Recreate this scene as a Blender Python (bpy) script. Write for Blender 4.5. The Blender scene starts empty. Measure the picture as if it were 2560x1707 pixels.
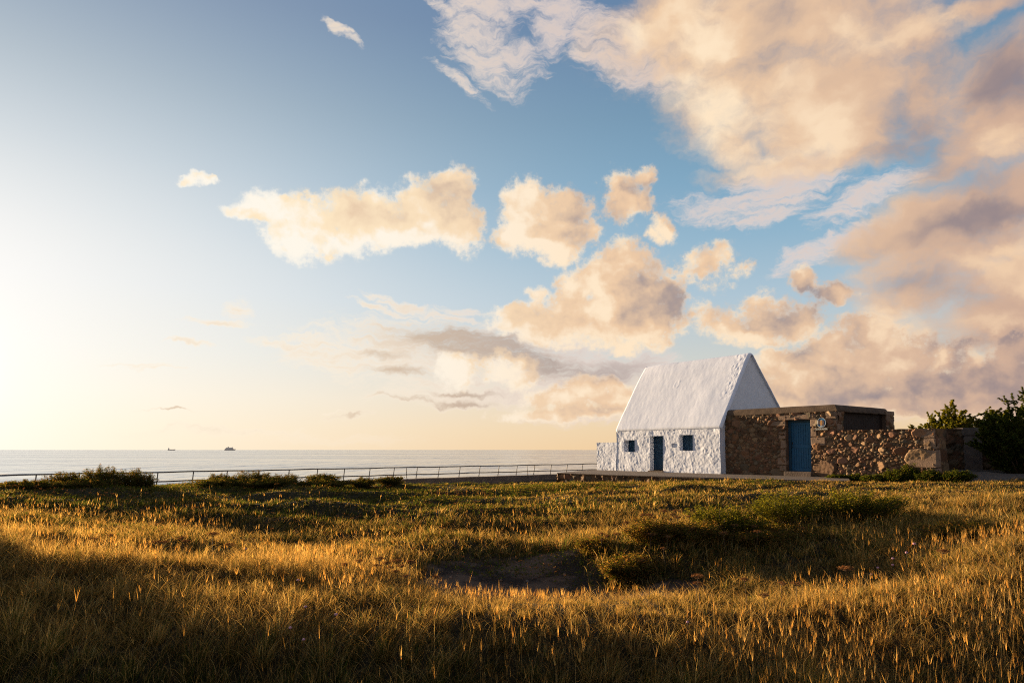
import bpy, bmesh, math, random
import numpy as np
from mathutils import Vector, Matrix, Euler, noise as mnoise

R = math.radians
rng = np.random.default_rng(7)
random.seed(7)
scene = bpy.context.scene
COL = scene.collection

# ------------------------------------------------------------------ camera
EYE = 1.0
TILT = R(3.0)
SHIFT = 0.0707187
FPX = 1707.0                                   # focal length in pixels of a 2560 wide frame (24 mm)
cam_d = bpy.data.cameras.new("camera")
cam_d.sensor_width = 36.0
cam_d.lens = 24.0
cam_d.shift_y = SHIFT
cam_d.clip_start = 0.05
cam_d.clip_end = 120000.0
cam = bpy.data.objects.new("camera", cam_d)
cam.location = (0, 0, EYE)
cam.rotation_euler = (R(90) + TILT, 0, 0)
COL.objects.link(cam)
scene.camera = cam

scene.view_settings.view_transform = 'Standard'
scene.view_settings.look = 'None'
scene.view_settings.exposure = 1.5
scene.view_settings.gamma = 1.0
scene.cycles.use_denoising = False
scene.cycles.filter_width = 1.15
scene.cycles.max_bounces = 6
scene.cycles.diffuse_bounces = 3
scene.cycles.glossy_bounces = 3
scene.cycles.transmission_bounces = 3
scene.cycles.caustics_reflective = False
scene.cycles.caustics_refractive = False

# ------------------------------------------------------------------ sun
SUN_AZ = R(-44.5)                              # left of the view axis (+Y)
SUN_EL = R(5.2)
SUN = Vector((math.sin(SUN_AZ) * math.cos(SUN_EL), math.cos(SUN_AZ) * math.cos(SUN_EL), math.sin(SUN_EL)))
sun_d = bpy.data.lights.new("sun", 'SUN')
sun_d.energy = 5.0
sun_d.angle = R(0.5)
sun_d.color = (1.0, 0.72, 0.43)
sun = bpy.data.objects.new("sun", sun_d)
sun.rotation_euler = (-SUN).to_track_quat('-Z', 'Y').to_euler()
COL.objects.link(sun)

# ------------------------------------------------------------------ sky
def direction(px, py):
    """World direction of a place in the sky, given as in a 2560 x 1707 view along +Y."""
    xc = (px - 1280.0) / FPX
    yc = (853.5 - py + SHIFT * 2560) / FPX
    return Vector((xc, math.cos(TILT) - yc * math.sin(TILT), math.sin(TILT) + yc * math.cos(TILT))).normalized()

class NT:
    """Small helper that writes node expressions."""
    def __init__(self, tree):
        self.t = tree
        self.n = tree.nodes
        self.l = tree.links
    def new(self, kind, **props):
        nd = self.n.new(kind)
        for k, v in props.items():
            setattr(nd, k, v)
        return nd
    def put(self, sock, v):
        if hasattr(v, 'links') or isinstance(v, bpy.types.NodeSocket):
            self.l.new(v, sock)
        elif v is not None:
            sock.default_value = v
    def math(self, op, a, b=None, c=None, clamp=False):
        nd = self.new('ShaderNodeMath', operation=op, use_clamp=clamp)
        self.put(nd.inputs[0], a)
        if b is not None: self.put(nd.inputs[1], b)
        if c is not None: self.put(nd.inputs[2], c)
        return nd.outputs[0]
    def vmath(self, op, a, b=None, out=0):
        nd = self.new('ShaderNodeVectorMath', operation=op)
        self.put(nd.inputs[0], a)
        if b is not None:
            self.put(nd.inputs['Scale'] if op == 'SCALE' else nd.inputs[1], b)
        return nd.outputs['Value'] if op in ('DOT_PRODUCT', 'LENGTH', 'DISTANCE') else nd.outputs[0]
    def mix(self, f, a, b):
        nd = self.new('ShaderNodeMix', data_type='RGBA')
        self.put(nd.inputs[0], f); self.put(nd.inputs[6], a); self.put(nd.inputs[7], b)
        return nd.outputs[2]
    def mul(self, a, b):
        nd = self.new('ShaderNodeMix', data_type='RGBA', blend_type='MULTIPLY')
        nd.inputs[0].default_value = 1.0
        self.put(nd.inputs[6], a); self.put(nd.inputs[7], b)
        return nd.outputs[2]
    def add(self, a, b):
        nd = self.new('ShaderNodeMix', data_type='RGBA', blend_type='ADD')
        nd.inputs[0].default_value = 1.0
        self.put(nd.inputs[6], a); self.put(nd.inputs[7], b)
        return nd.outputs[2]
    def smooth(self, v, a, b, lo=0.0, hi=1.0):
        nd = self.new('ShaderNodeMapRange', interpolation_type='SMOOTHSTEP')
        self.put(nd.inputs[0], v)
        self.put(nd.inputs[1], a); self.put(nd.inputs[2], b)
        self.put(nd.inputs[3], lo); self.put(nd.inputs[4], hi)
        return nd.outputs[0]
    def lin(self, v, a, b, lo=0.0, hi=1.0):
        nd = self.new('ShaderNodeMapRange')
        self.put(nd.inputs[0], v)
        self.put(nd.inputs[1], a); self.put(nd.inputs[2], b)
        self.put(nd.inputs[3], lo); self.put(nd.inputs[4], hi)
        return nd.outputs[0]
    def ramp(self, f, stops, interp='LINEAR'):
        nd = self.new('ShaderNodeValToRGB')
        cr = nd.color_ramp
        cr.interpolation = interp
        while len(cr.elements) > 1:
            cr.elements.remove(cr.elements[-1])
        cr.elements[0].position = stops[0][0]
        cr.elements[0].color = (*stops[0][1], 1)
        for p, c in stops[1:]:
            e = cr.elements.new(p); e.color = (*c, 1)
        self.put(nd.inputs[0], f)
        return nd.outputs[0]
    def noise(self, vec, scale, detail=4.0, rough=0.55, lac=2.0, dist=0.0, color=False):
        nd = self.new('ShaderNodeTexNoise')
        self.put(nd.inputs['Vector'], vec)
        self.put(nd.inputs['Scale'], scale)
        nd.inputs['Detail'].default_value = detail
        nd.inputs['Roughness'].default_value = rough
        nd.inputs['Lacunarity'].default_value = lac
        nd.inputs['Distortion'].default_value = dist
        return nd.outputs['Color'] if color else nd.outputs['Fac']
    def mapping(self, vec, loc=(0, 0, 0), rot=(0, 0, 0), scale=(1, 1, 1), kind='POINT'):
        nd = self.new('ShaderNodeMapping', vector_type=kind)
        self.put(nd.inputs[0], vec)
        nd.inputs[1].default_value = loc; nd.inputs[2].default_value = rot; nd.inputs[3].default_value = scale
        return nd.outputs[0]

def s2l(r, g, b):
    f = lambda c: (c / 255 / 12.92) if c <= 10 else ((c / 255 + 0.055) / 1.055) ** 2.4
    return (f(r), f(g), f(b))

# Clouds: every cloud is a cluster of soft ellipses fixed in the sky (direction, half width, half
# height, turn, strength), roughened by fractal noise and lit by the low sun; TONE patches say where a
# bank is thick and grey or thin and bright.
def el(px, py, rx, ry, turn=0.0, amp=1.0):
    return (px, py, rx, ry, turn, amp)

CUMULUS = [
    # long cloud left of the middle
    el(625, 535, 50, 20, 8, .7), el(700, 530, 80, 40, 8), el(790, 560, 110, 62, 4), el(900, 540, 100, 55, -6), el(960, 580, 120, 40, 0),
    el(1060, 530, 85, 70, 0), el(1125, 470, 48, 46, -25), el(1140, 560, 65, 50, 25), el(720, 590, 60, 45, 30, .7), el(840, 590, 150, 36, 0), el(700, 500, 40, 18, 0, .8),
    # second cloud
    el(1320, 520, 48, 58, 0), el(1290, 590, 45, 30, 0), el(1390, 560, 85, 70, 20), el(1395, 622, 50, 34, 20, .9),
    el(1470, 580, 34, 20, 5, .65), el(1340, 600, 70, 40, 10), el(1415, 510, 36, 30, 0, .9),
    # grey one above
    el(1560, 490, 48, 52, 0, .75), el(1605, 445, 34, 26, 0, .8), el(1545, 525, 44, 20, 0, .55), el(1610, 490, 30, 36, 0, .65),
    # small one under it
    el(1655, 572, 28, 28, 30, .6),
    # big tower
    el(1565, 672, 62, 54, 0), el(1600, 740, 85, 70, 10), el(1620, 800, 95, 58, 0), el(1440, 720, 60, 40, -20), el(1500, 700, 50, 50, 0),
    el(1420, 790, 100, 55, 0), el(1290, 800, 55, 36, 0), el(1360, 820, 80, 34, 0), el(1480, 830, 60, 30, 0, .7), el(1335, 735, 22, 18, 0, .7),
    el(1690, 750, 34, 50, 0, .8), el(1520, 770, 80, 70, 0), el(1610, 850, 70, 26, 0, .8),
    # pale ones right of the tower
    el(1755, 672, 50, 44, 0, .55), el(1795, 640, 36, 28, 0, .5), el(1850, 665, 28, 16, 0, .45),
    # pair above the cottage
    el(1790, 800, 55, 34, 20, .75), el(1915, 785, 52, 50, 0, .85), el(1990, 800, 50, 36, 10, .75), el(1850, 830, 90, 26, 5, .7),
    # grey scrap
    el(2015, 700, 30, 26, 30, .75), el(2080, 735, 55, 20, 12, .7),
    # low rank behind the cottage
    el(1950, 900, 60, 34, 0, .9), el(2000, 930, 90, 60, 0), el(2090, 860, 70, 50, -10, .9), el(2150, 920, 130, 70, -5), el(2230, 900, 100, 70, 0),
    el(2060, 980, 190, 60, 0), el(2300, 970, 230, 60, 0), el(2400, 910, 60, 50, 0, .8), el(2450, 960, 160, 60, 0), el(2560, 950, 120, 90, 0),
    el(2353, 900, 17, 15, 0, .9), el(2433, 903, 17, 18, 0, .9), el(1990, 990, 160, 40, 0), el(2180, 830, 60, 40, 0, .8),
    # low heads left of the cottage
    el(1400, 1000, 75, 26, 0, .8), el(1480, 975, 60, 30, 0, .9), el(1538, 962, 22, 22, 0, .9), el(1560, 990, 60, 34, 0, .9), el(1440, 1035, 150, 20, 0, .7),
    # heads in the grey bank
    el(1140, 930, 36, 36, 0, .7), el(1260, 925, 62, 28, 0, .75), el(1250, 897, 14, 18, 0, .6), el(1300, 945, 40, 24, 0, .6),
    el(485, 458, 34, 11, -25, .6), el(515, 445, 22, 7, -8, .5),
]
MASS = [
    # the large peach mass at the upper right
    el(1690, 50, 100, 90, 0), el(1900, 60, 300, 130, 0), el(1850, 220, 150, 130, 0), el(1780, 265, 70, 70, 20), el(1770, 120, 120, 80, 0, .8),
    el(2080, 250, 200, 120, 0), el(2140, 310, 100, 80, 0), el(2290, 95, 85, 65, 0, .9), el(2310, 200, 90, 90, 0, .9), el(1830, 345, 80, 50, 40, .8),
    el(2200, 370, 120, 40, 0, .65), el(2330, 300, 100, 50, 0, .65), el(2500, 200, 110, 110, -30, .9), el(2500, 320, 170, 100, -15), el(2430, 390, 110, 50, -15, .9),
    el(2450, 15, 130, 26, 0, .7), el(2050, 400, 200, 30, 0, .6),
    el(2500, 520, 220, 90, -12), el(2320, 560, 150, 55, -12), el(2200, 600, 100, 34, -14, .7), el(2400, 640, 200, 70, -8),
    el(2360, 730, 180, 55, 0, .9), el(2500, 800, 180, 80, 0), el(2250, 760, 80, 34, 0, .7), el(2340, 830, 120, 50, 0, .8), el(2550, 680, 120, 80, 0),
]
WISP = [
    el(1180, 868, 260, 50, 4, .9), el(1000, 900, 200, 38, 3, .75), el(1400, 930, 180, 44, 4, .9), el(1250, 985, 220, 20, 0, .8), el(900, 850, 90, 14, 4, .5),
    el(1200, 95, 70, 50, 35, .62), el(1210, 150, 75, 36, 30, .55), el(1280, 140, 60, 26, 20, .55), el(1145, 205, 50, 12, 30, .5), el(1215, 20, 60, 40, 30, .7),
    el(1120, 40, 60, 12, 30, .45), el(1390, 70, 40, 60, 20, .75), el(1400, 30, 60, 30, 0, .65), el(1490, 90, 55, 45, 0, .55), el(1480, 160, 42, 22, 30, .65), el(1330, 20, 60, 30, 0, .6),
    el(1560, 110, 70, 60, 0, .7), el(1600, 170, 90, 40, 10, .6), el(850, 77, 36, 9, 34, .7),
    el(1980, 440, 110, 40, -4, .95), el(1960, 482, 120, 14, -2, .9), el(1930, 510, 110, 10, 0, .7), el(1950, 530, 90, 9, 0, .7), el(1910, 550, 80, 8, 0, .6), el(1800, 530, 70, 22, 15, .4),
    el(2030, 640, 70, 22, -14, .75), el(2120, 600, 110, 20, -16, .7), el(2170, 500, 100, 26, -20, .7),
    el(1000, 757, 66, 9, 12, .8), el(960, 770, 60, 6, 8, .6), el(1160, 775, 46, 9, 6, .6), el(1120, 790, 90, 7, 10, .6), el(1030, 808, 60, 8, 8, .6),
    el(545, 806, 58, 7, 2, .75), el(595, 778, 22, 14, 0, .5), el(720, 865, 60, 9, 8, .7), el(790, 890, 70, 16, 6, .7), el(750, 845, 50, 6, 0, .5), el(480, 862, 40, 4, 2, .5),
    el(1150, 845, 130, 22, 6, .95), el(1230, 880, 150, 26, 10, .9), el(1030, 870, 110, 26, 6, .7), el(960, 885, 70, 10, 5, .85), el(1000, 930, 75, 13, 4, .9), el(1320, 925, 140, 36, 6, .85), el(1140, 960, 150, 22, 0, .6),
    el(1460, 880, 90, 24, 12, .6), el(1160, 985, 80, 7, -2, .9), el(1010, 998, 80, 5, 3, .8), el(1150, 1009, 90, 8, 0, .8), el(1060, 993, 60, 4, 0, .6), el(870, 1035, 45, 5, 0, .7), el(830, 1022, 22, 3, 0, .6),
    el(1530, 925, 110, 30, -8, .85), el(420, 1031, 50, 2.6, 3, .8), el(500, 1085, 140, 9, 0, .5), el(640, 1078, 110, 8, 0, .5), el(840, 1096, 120, 8, 0, .3),
    el(1540, 1050, 170, 14, 0, .6), el(400, 915, 50, 3, 0, .4), el(330, 905, 50, 2.5, 0, .35), el(2540, 990, 260, 50, 0, .8), el(2050, 1010, 190, 26, 0, .7),
    el(800, 865, 60, 6, 0, .5), el(850, 898, 60, 8, 5, .5),
]
TONE = [   # grey (negative) and bright (positive) patches
    el(1180, 862, 240, 40, 6, -.45), el(1150, 840, 140, 26, 6, -.6), el(1230, 880, 150, 26, 12, -.8), el(1000, 930, 75, 12, 4, -.7), el(1330, 920, 130, 30, 6, -.6), el(1155, 1009, 90, 8, 0, -.8), el(1160, 984, 80, 7, 0, -.8), el(1530, 930, 100, 30, -8, -.6), el(860, 1033, 60, 8, 0, -.6), el(420, 1031, 40, 4, 3, -.5), el(960, 885, 60, 10, 5, -.5), el(1010, 996, 80, 6, 3, -.6),
    el(930, 545, 60, 30, 10, -.9), el(1120, 510, 70, 60, 30, -.9), el(850, 600, 190, 30, 0, .7), el(1080, 600, 80, 30, 0, .6), el(720, 520, 80, 40, 0, .5),
    el(1410, 540, 60, 50, 30, -.6), el(1470, 600, 50, 40, 30, -.5), el(1310, 560, 60, 80, 10, .5), el(1390, 640, 70, 30, 20, .6),
    el(1560, 490, 90, 70, 0, -1.0), el(1610, 440, 26, 22, 0, .9),
    el(1595, 690, 60, 70, 20, -.75), el(1670, 790, 60, 80, 20, -.85), el(1590, 780, 60, 40, 0, -.3), el(1600, 850, 90, 26, 0, 1.0), el(1500, 690, 50, 60, 20, .9), el(1470, 780, 60, 60, 0, .5), el(1310, 800, 50, 22, 20, -.6), el(1420, 800, 60, 22, 0, -.5), el(1690, 745, 40, 40, 0, -.9),
    el(1800, 780, 40, 26, 0, -.6), el(1930, 790, 60, 50, 0, -1.0), el(2010, 795, 60, 40, 0, -.9), el(1880, 845, 120, 22, 0, .8), el(2050, 725, 90, 40, 15, -1.3),
    el(1780, 660, 110, 70, 0, .2),
    el(2010, 890, 50, 30, 20, -.6), el(2020, 930, 90, 30, 20, .6), el(2190, 960, 90, 36, 0, -.3), el(2240, 860, 70, 60, 0, .6), el(2100, 985, 160, 24, 0, -1.2), el(2330, 1010, 220, 36, 0, -1.0), el(2380, 950, 130, 30, 0, -.7), el(2540, 960, 120, 60, 0, -.7), el(2353, 895, 22, 20, 0, 1.4), el(2433, 900, 22, 22, 0, 1.4), el(2200, 1000, 120, 14, 0, .6),
    el(1480, 1030, 160, 18, -3, -1.1), el(1500, 970, 60, 22, 0, .6), el(1400, 1000, 50, 20, 0, .6), el(1140, 930, 30, 34, 0, .8), el(1270, 930, 60, 26, 0, .8),
    # the peach mass
    el(1640, 60, 90, 70, 0, .7), el(1790, 60, 60, 130, 20, .5), el(1920, 110, 60, 120, 20, -.5), el(1800, 280, 120, 110, 20, .9), el(2120, 300, 100, 80, -30, .8), el(2050, 160, 130, 50, 10, -.25),
    el(2260, 290, 90, 60, -20, -.6), el(2130, 200, 60, 70, 0, -.4), el(2290, 100, 90, 70, -30, .4), el(2540, 190, 100, 120, -20, -1.2), el(2420, 240, 110, 40, -20, -.8), el(2510, 330, 130, 60, -25, .6), el(2360, 230, 60, 60, 0, .3), el(2200, 390, 140, 30, 0, -.5),
    el(2430, 560, 170, 40, -8, -1.3), el(2500, 490, 70, 70, 30, -.5), el(2480, 640, 190, 30, -6, .7), el(2330, 560, 110, 30, -12, -.6), el(2260, 700, 120, 26, 0, -1.0), el(2420, 730, 130, 50, 0, -.6), el(2500, 800, 130, 60, 0, -.4), el(2300, 800, 110, 50, 0, .5), el(2560, 700, 60, 60, 0, .4), el(2480, 860, 120, 20, 0, -.9),
]
# the sky behind the camera: broken cloud facing the low sun
rr = random.Random(3)
BACK = []
for k in range(12):
    BACK.append((rr.uniform(75, 285), rr.uniform(4, 50), rr.uniform(9, 24), rr.uniform(5, 12), rr.uniform(.7, 1)))

def frame_of(d, turn):
    right = Vector((d.y, -d.x, 0)).normalized()
    up = right.cross(d).normalized()
    c, s = math.cos(turn), math.sin(turn)
    return right * c - up * s, right * s + up * c         # positive turn: clockwise

def lobes(blobs, grow, box=None):
    out = []
    for (px, py, rx, ry, turn, amp) in blobs:
        ext = grow * max(rx, ry) + 70
        if box and not (box[0] - ext < px < box[2] + ext and box[1] - ext < py < box[3] + ext):
            continue
        d = direction(px, py)
        a, b = frame_of(d, R(turn))
        sx = (direction(px + 1, py) - direction(px - 1, py)).length / 2
        sy = (direction(px, py + 1) - direction(px, py - 1)).length / 2
        out.append((d, a / (rx * sx * grow), b / (ry * sy * grow), amp))
    return out

def lobes_angular(blobs):
    out = []
    for (az, elv, ra, rb, amp) in blobs:
        d = Vector((math.sin(R(az)) * math.cos(R(elv)), math.cos(R(az)) * math.cos(R(elv)), math.sin(R(elv))))
        a, b = frame_of(d, 0)
        out.append((d, a / R(ra), b / R(rb), amp))
    return out

def field(nt, vec, items, add=False):
    """Soft maximum (or sum) over the ellipses, one after the other so that the shader's stack stays small."""
    acc = None
    for (d, a, b, amp) in items:
        if acc is not None:
            nd = nt.new('ShaderNodeVectorMath', operation='MULTIPLY_ADD')
            nt.l.new(acc, nd.inputs[0]); nd.inputs[1].default_value = (1e-9, 1e-9, 1e-9); nt.l.new(vec, nd.inputs[2])
            v = nd.outputs[0]
        else:
            v = vec
        x = nt.vmath('DOT_PRODUCT', v, tuple(a))
        y = nt.vmath('DOT_PRODUCT', v, tuple(b))
        r2 = nt.math('MULTIPLY_ADD', y, y, nt.math('MULTIPLY', x, x))
        if add:
            f = nt.math('MULTIPLY_ADD', r2, -1.0, 1.0, clamp=True)
            f = nt.math('MULTIPLY', f, f)
            acc = nt.math('MULTIPLY', f, amp) if acc is None else nt.math('MULTIPLY_ADD', f, amp, acc)
        else:
            f = nt.math('MULTIPLY_ADD', r2, -amp, amp)
            acc = f if acc is None else nt.math('SMOOTH_MAX', acc, f, 0.2)
    if acc is None:
        nd = nt.new('ShaderNodeValue'); nd.outputs[0].default_value = 0.0 if add else -1.5
        return nd.outputs[0]
    return acc if add else nt.math('MAXIMUM', acc, -1.5)

world = bpy.data.worlds.new("World")
scene.world = world
world.use_nodes = True
wt = world.node_tree
wt.nodes.clear()
w = NT(wt)
tc = w.new('ShaderNodeTexCoord')
D = w.vmath('NORMALIZE', tc.outputs['Generated'])
sep = w.new('ShaderNodeSeparateXYZ'); w.l.new(D, sep.inputs[0])
dz = sep.outputs[2]
dzc = w.math('MAXIMUM', dz, 0.0)
sdot = w.vmath('DOT_PRODUCT', D, tuple(SUN))
sd01 = w.math('MAXIMUM', sdot, 0.0)

nish = w.new('ShaderNodeTexSky', sky_type='NISHITA')
nish.sun_disc = False
nish.sun_elevation = SUN_EL
nish.sun_rotation = SUN_AZ
nish.air_density = 1.0; nish.dust_density = 1.5; nish.ozone_density = 1.6
nish_c = w.vmath('SCALE', nish.outputs[0], 0.06)
# the clear sky: Nishita, the pale air over the sea and the glare round the sun
clear = w.ramp(dzc, [
    (0.00, (.97, .665, .36)), (0.03, (.95, .70, .42)), (0.073, (.87, .73, .55)), (0.13, (.66, .69, .66)),
    (0.21, (.46, .61, .72)), (0.29, (.30, .50, .66)), (0.36, (.215, .415, .59)), (0.44, (.175, .335, .495)), (0.54, (.135, .25, .425)), (0.75, (.11, .21, .40)), (1.0, (.11, .20, .38))])
clear = w.mix(0.12, clear, nish_c)
gl1 = w.math('MULTIPLY', w.math('POWER', sd01, 4.5), w.smooth(dzc, 0.60, 0.22, 0.30, 1.0))
gl2 = w.math('POWER', sd01, 60.0)
gl3 = w.math('POWER', sd01, 900.0)
glow = w.add(w.vmath('SCALE', (.80, .73, .60), gl1), w.vmath('SCALE', (.26, .26, .28), gl2))
clear = w.vmath('ADD', clear, w.vmath('MULTIPLY', glow, w.vmath('SUBTRACT', (1.06, 1.06, 1.06), clear)))
clear = w.vmath('ADD', clear, w.vmath('SCALE', (130.0, 98.0, 60.0), gl3))

near = w.smooth(sdot, 0.58, 0.90)
far = w.smooth(sdot, 0.52, 0.12)
hz = w.math('MULTIPLY', w.smooth(dzc, 0.05, 0.0), 0.7)
tosun = (SUN - direction(1600, 600)).normalized()
OFF = tosun * 0.030 + Vector((0, 0, -0.012))

def cloud_sky(box, back=()):
    """The clouds of one piece of the sky laid over the clear air (a node group); returns a background shader."""
    g = bpy.data.node_groups.new("clouds", 'ShaderNodeTree')
    for nm_, ty in (('direction', 'NodeSocketVector'), ('clear', 'NodeSocketColor'), ('near', 'NodeSocketFloat'), ('hz', 'NodeSocketFloat'), ('far', 'NodeSocketFloat')):
        g.interface.new_socket(nm_, in_out='INPUT', socket_type=ty)
    g.interface.new_socket('sky', in_out='OUTPUT', socket_type='NodeSocketColor')
    nt = NT(g)
    gi = nt.new('NodeGroupInput'); go = nt.new('NodeGroupOutput')
    D, clear, near, hz, far = gi.outputs[0], gi.outputs[1], gi.outputs[2], gi.outputs[3], gi.outputs[4]
    wn = nt.noise(D, 11.0, 2.0, 0.5, color=True)
    wv = nt.vmath('SCALE', nt.vmath('SUBTRACT', wn, (.5, .5, .5)), 0.045)
    wn2 = nt.noise(D, 42.0, 3.0, 0.6, color=True)
    wv2 = nt.vmath('SCALE', nt.vmath('SUBTRACT', wn2, (.5, .5, .5)), 0.022)
    DW = nt.vmath('ADD', nt.vmath('ADD', D, wv), wv2)
    DWo = nt.vmath('ADD', DW, tuple(OFF))
    res = clear
    tone = field(nt, DW, lobes(TONE, 1.6, box), add=True) if box else None
    def flat(vec, sc):
        return nt.vmath('MULTIPLY', vec, sc)
    lit_c = nt.mix(near, s2l(255, 231, 199) + (1,), s2l(255, 248, 234) + (1,))
    mid_c = nt.mix(near, s2l(238, 203, 168) + (1,), s2l(255, 233, 198) + (1,))
    gry_c = nt.mix(near, s2l(170, 154, 150) + (1,), s2l(236, 206, 174) + (1,))
    lit_c = nt.mix(far, lit_c, s2l(240, 206, 172) + (1,)); mid_c = nt.mix(far, mid_c, s2l(208, 174, 152) + (1,)); gry_c = nt.mix(far, gry_c, s2l(148, 134, 138) + (1,))
    def body(lit):
        c = nt.mix(nt.smooth(lit, 0.40, 1.15), mid_c, lit_c)
        return nt.mix(nt.smooth(lit, 0.55, -0.75), c, gry_c)
    # wisps and streaks
    wb = lobes(WISP, 1.3, box) if box else ()
    if wb:
        ns = nt.noise(flat(DW, (1, 1, 5.5)), 19.0, 6.0, 0.6)
        nf = nt.noise(flat(DW, (1, 1, 3.5)), 75.0, 4.0, 0.6)
        fW = nt.math('ADD', field(nt, DW, wb), nt.math('MULTIPLY_ADD', ns, 2.4, -0.9))
        fW = nt.math('ADD', fW, nt.math('MULTIPLY_ADD', nf, 1.5, -0.75))
        aW = nt.math('MULTIPLY', nt.smooth(fW, -0.35, 1.35), 0.9)
        thick = nt.smooth(fW, 0.45, 1.4, 0.0, 0.25)
        if tone is not None:
            thick = nt.math('MULTIPLY_ADD', nt.math('MULTIPLY', tone, -1.0, clamp=True), nt.smooth(fW, -0.1, 0.8), thick, clamp=True)
        cW = nt.mix(thick, nt.mix(near, s2l(236, 218, 208) + (1,), s2l(255, 240, 218) + (1,)), nt.mix(near, s2l(176, 160, 156) + (1,), s2l(214, 188, 160) + (1,)))
        res = nt.mix(aW, res, cW)
    # broad soft masses
    mb = lobes(MASS, 1.3, box) if box else lobes_angular(back)
    if mb:
        nm = nt.noise(flat(DW, (1, 1, 1.6)), 8.0, 7.0, 0.52)
        nmo = nt.noise(flat(DWo, (1, 1, 1.6)), 8.0, 3.0, 0.45)
        nml = nt.noise(flat(DW, (1, 1, 1.6)), 8.0, 3.0, 0.45)
        fM = nt.math('ADD', field(nt, DW, mb), nt.math('MULTIPLY_ADD', nm, 2.3, -1.15))
        nmf = nt.noise(flat(DW, (1, 1, 1.6)), 45.0, 5.0, 0.62)
        fM = nt.math('ADD', fM, nt.math('MULTIPLY_ADD', nmf, 0.9, -0.45))
        aM = nt.smooth(fM, -0.55, 1.0)
        lit = nt.math('MULTIPLY_ADD', nt.math('SUBTRACT', nml, nmo), 2.4, 0.42)
        lit = nt.math('MULTIPLY_ADD', nt.math('SUBTRACT', nm, 0.5), 0.9, lit)
        lit = nt.math('MULTIPLY_ADD', nt.math('SUBTRACT', nmf, 0.5), 0.35, lit)
        if tone is not None:
            lit = nt.math('MULTIPLY_ADD', tone, 0.66, lit)
        res = nt.mix(aM, res, body(lit))
    # heaped clouds with crisp heads
    cb = lobes(CUMULUS, 1.3, box) if box else ()
    if cb:
        nb = nt.noise(flat(D, (1, 1, 1.2)), 30.0, 7.0, 0.62)
        nbl = nt.noise(flat(DW, (1, 1, 1.2)), 26.0, 2.0, 0.5)
        nbo = nt.noise(flat(DWo, (1, 1, 1.2)), 26.0, 2.0, 0.5)
        nbf = nt.noise(D, 110.0, 4.0, 0.62)
        fB = field(nt, DW, cb)
        fBo = field(nt, DWo, cb)
        fC = nt.math('ADD', fB, nt.math('MULTIPLY_ADD', nb, 2.2, -1.1))
        fC = nt.math('ADD', fC, nt.math('MULTIPLY_ADD', nbf, 1.1, -0.55))
        aC = nt.math('MULTIPLY', nt.smooth(fC, -0.42, 0.66), nt.smooth(fC, -0.5, 0.25, 0.25, 1.0))
        lit = nt.math('MULTIPLY_ADD', nt.math('SUBTRACT', nbl, nbo), 1.7, 0.46)
        grad = nt.math('MAXIMUM', nt.math('MINIMUM', nt.math('SUBTRACT', fB, fBo), 1.0), -1.0)
        lit = nt.math('MULTIPLY_ADD', grad, 0.42, lit)
        lit = nt.math('MULTIPLY_ADD', nt.math('SUBTRACT', nb, 0.5), 0.9, lit)
        lit = nt.math('MULTIPLY_ADD', nt.math('SUBTRACT', nbf, 0.5), 0.4, lit)
        if tone is not None:
            lit = nt.math('MULTIPLY_ADD', tone, 0.62, lit)
        rim = nt.smooth(fC, 0.55, 0.1)
        lit = nt.math('MULTIPLY_ADD', rim, 0.55, lit)
        res = nt.mix(aC, res, body(lit))
    res = nt.mix(hz, res, clear)
    nt.l.new(res, go.inputs[0])
    return g

def lay(g, power=0.353):
    nd = w.new('ShaderNodeGroup'); nd.node_tree = g
    for k, v in enumerate((D, clear, near, hz, far)):
        w.l.new(v, nd.inputs[k])
    b = w.new('ShaderNodeBackground')
    w.l.new(nd.outputs[0], b.inputs[0]); b.inputs[1].default_value = power
    return b.outputs[0]

# the piece of sky a ray meets decides which clouds are worked out: below, behind, and tiles in front
def choose(test, yes, no):
    m = w.new('ShaderNodeMixShader')
    w.l.new(test, m.inputs[0]); w.l.new(no, m.inputs[1]); w.l.new(yes, m.inputs[2])
    return m.outputs[0]
yy = w.math('MAXIMUM', sep.outputs[1], 0.02)
uu = w.math('DIVIDE', sep.outputs[0], yy)
vv = w.math('DIVIDE', dz, yy)
cols_px = [-400, 900, 1270, 1700, 2080, 2900]
rows_px = [-600, 560, 1124]
def u_of(px):
    return (px - 1280) / FPX
def v_of(py):
    d = direction(1280, py); return d.z / d.y
tiles = {(i, j): cloud_sky((cols_px[i], rows_px[j], cols_px[i + 1], rows_px[j + 1])) for i in range(len(cols_px) - 1) for j in range(len(rows_px) - 1)}
back_group = cloud_sky(None, BACK)
shader = None
for i in range(len(cols_px) - 1):
    col_sh = None
    for j in range(len(rows_px) - 1):
        t = lay(tiles[i, j])
        col_sh = t if col_sh is None else choose(w.math('GREATER_THAN', v_of(rows_px[j]), vv), t, col_sh)
    shader = col_sh if shader is None else choose(w.math('GREATER_THAN', uu, u_of(cols_px[i])), col_sh, shader)
bk = lay(back_group, 0.28)
front = w.math('MULTIPLY', w.math('LESS_THAN', uu, u_of(2900)), w.math('MULTIPLY', w.math('GREATER_THAN', uu, u_of(-400)), w.math('GREATER_THAN', sep.outputs[1], 0.05)))
shader = choose(front, shader, bk)
low = w.new('ShaderNodeBackground'); low.inputs[0].default_value = (0.25, 0.22, 0.20, 1)
shader = choose(w.math('GREATER_THAN', dz, -0.004), shader, low.outputs[0])
wo = w.new('ShaderNodeOutputWorld')
w.l.new(shader, wo.inputs[0])
scene.cycles.use_adaptive_sampling = True
scene.cycles.adaptive_threshold = 0.005
scene.cycles.adaptive_min_samples = 32

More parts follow.
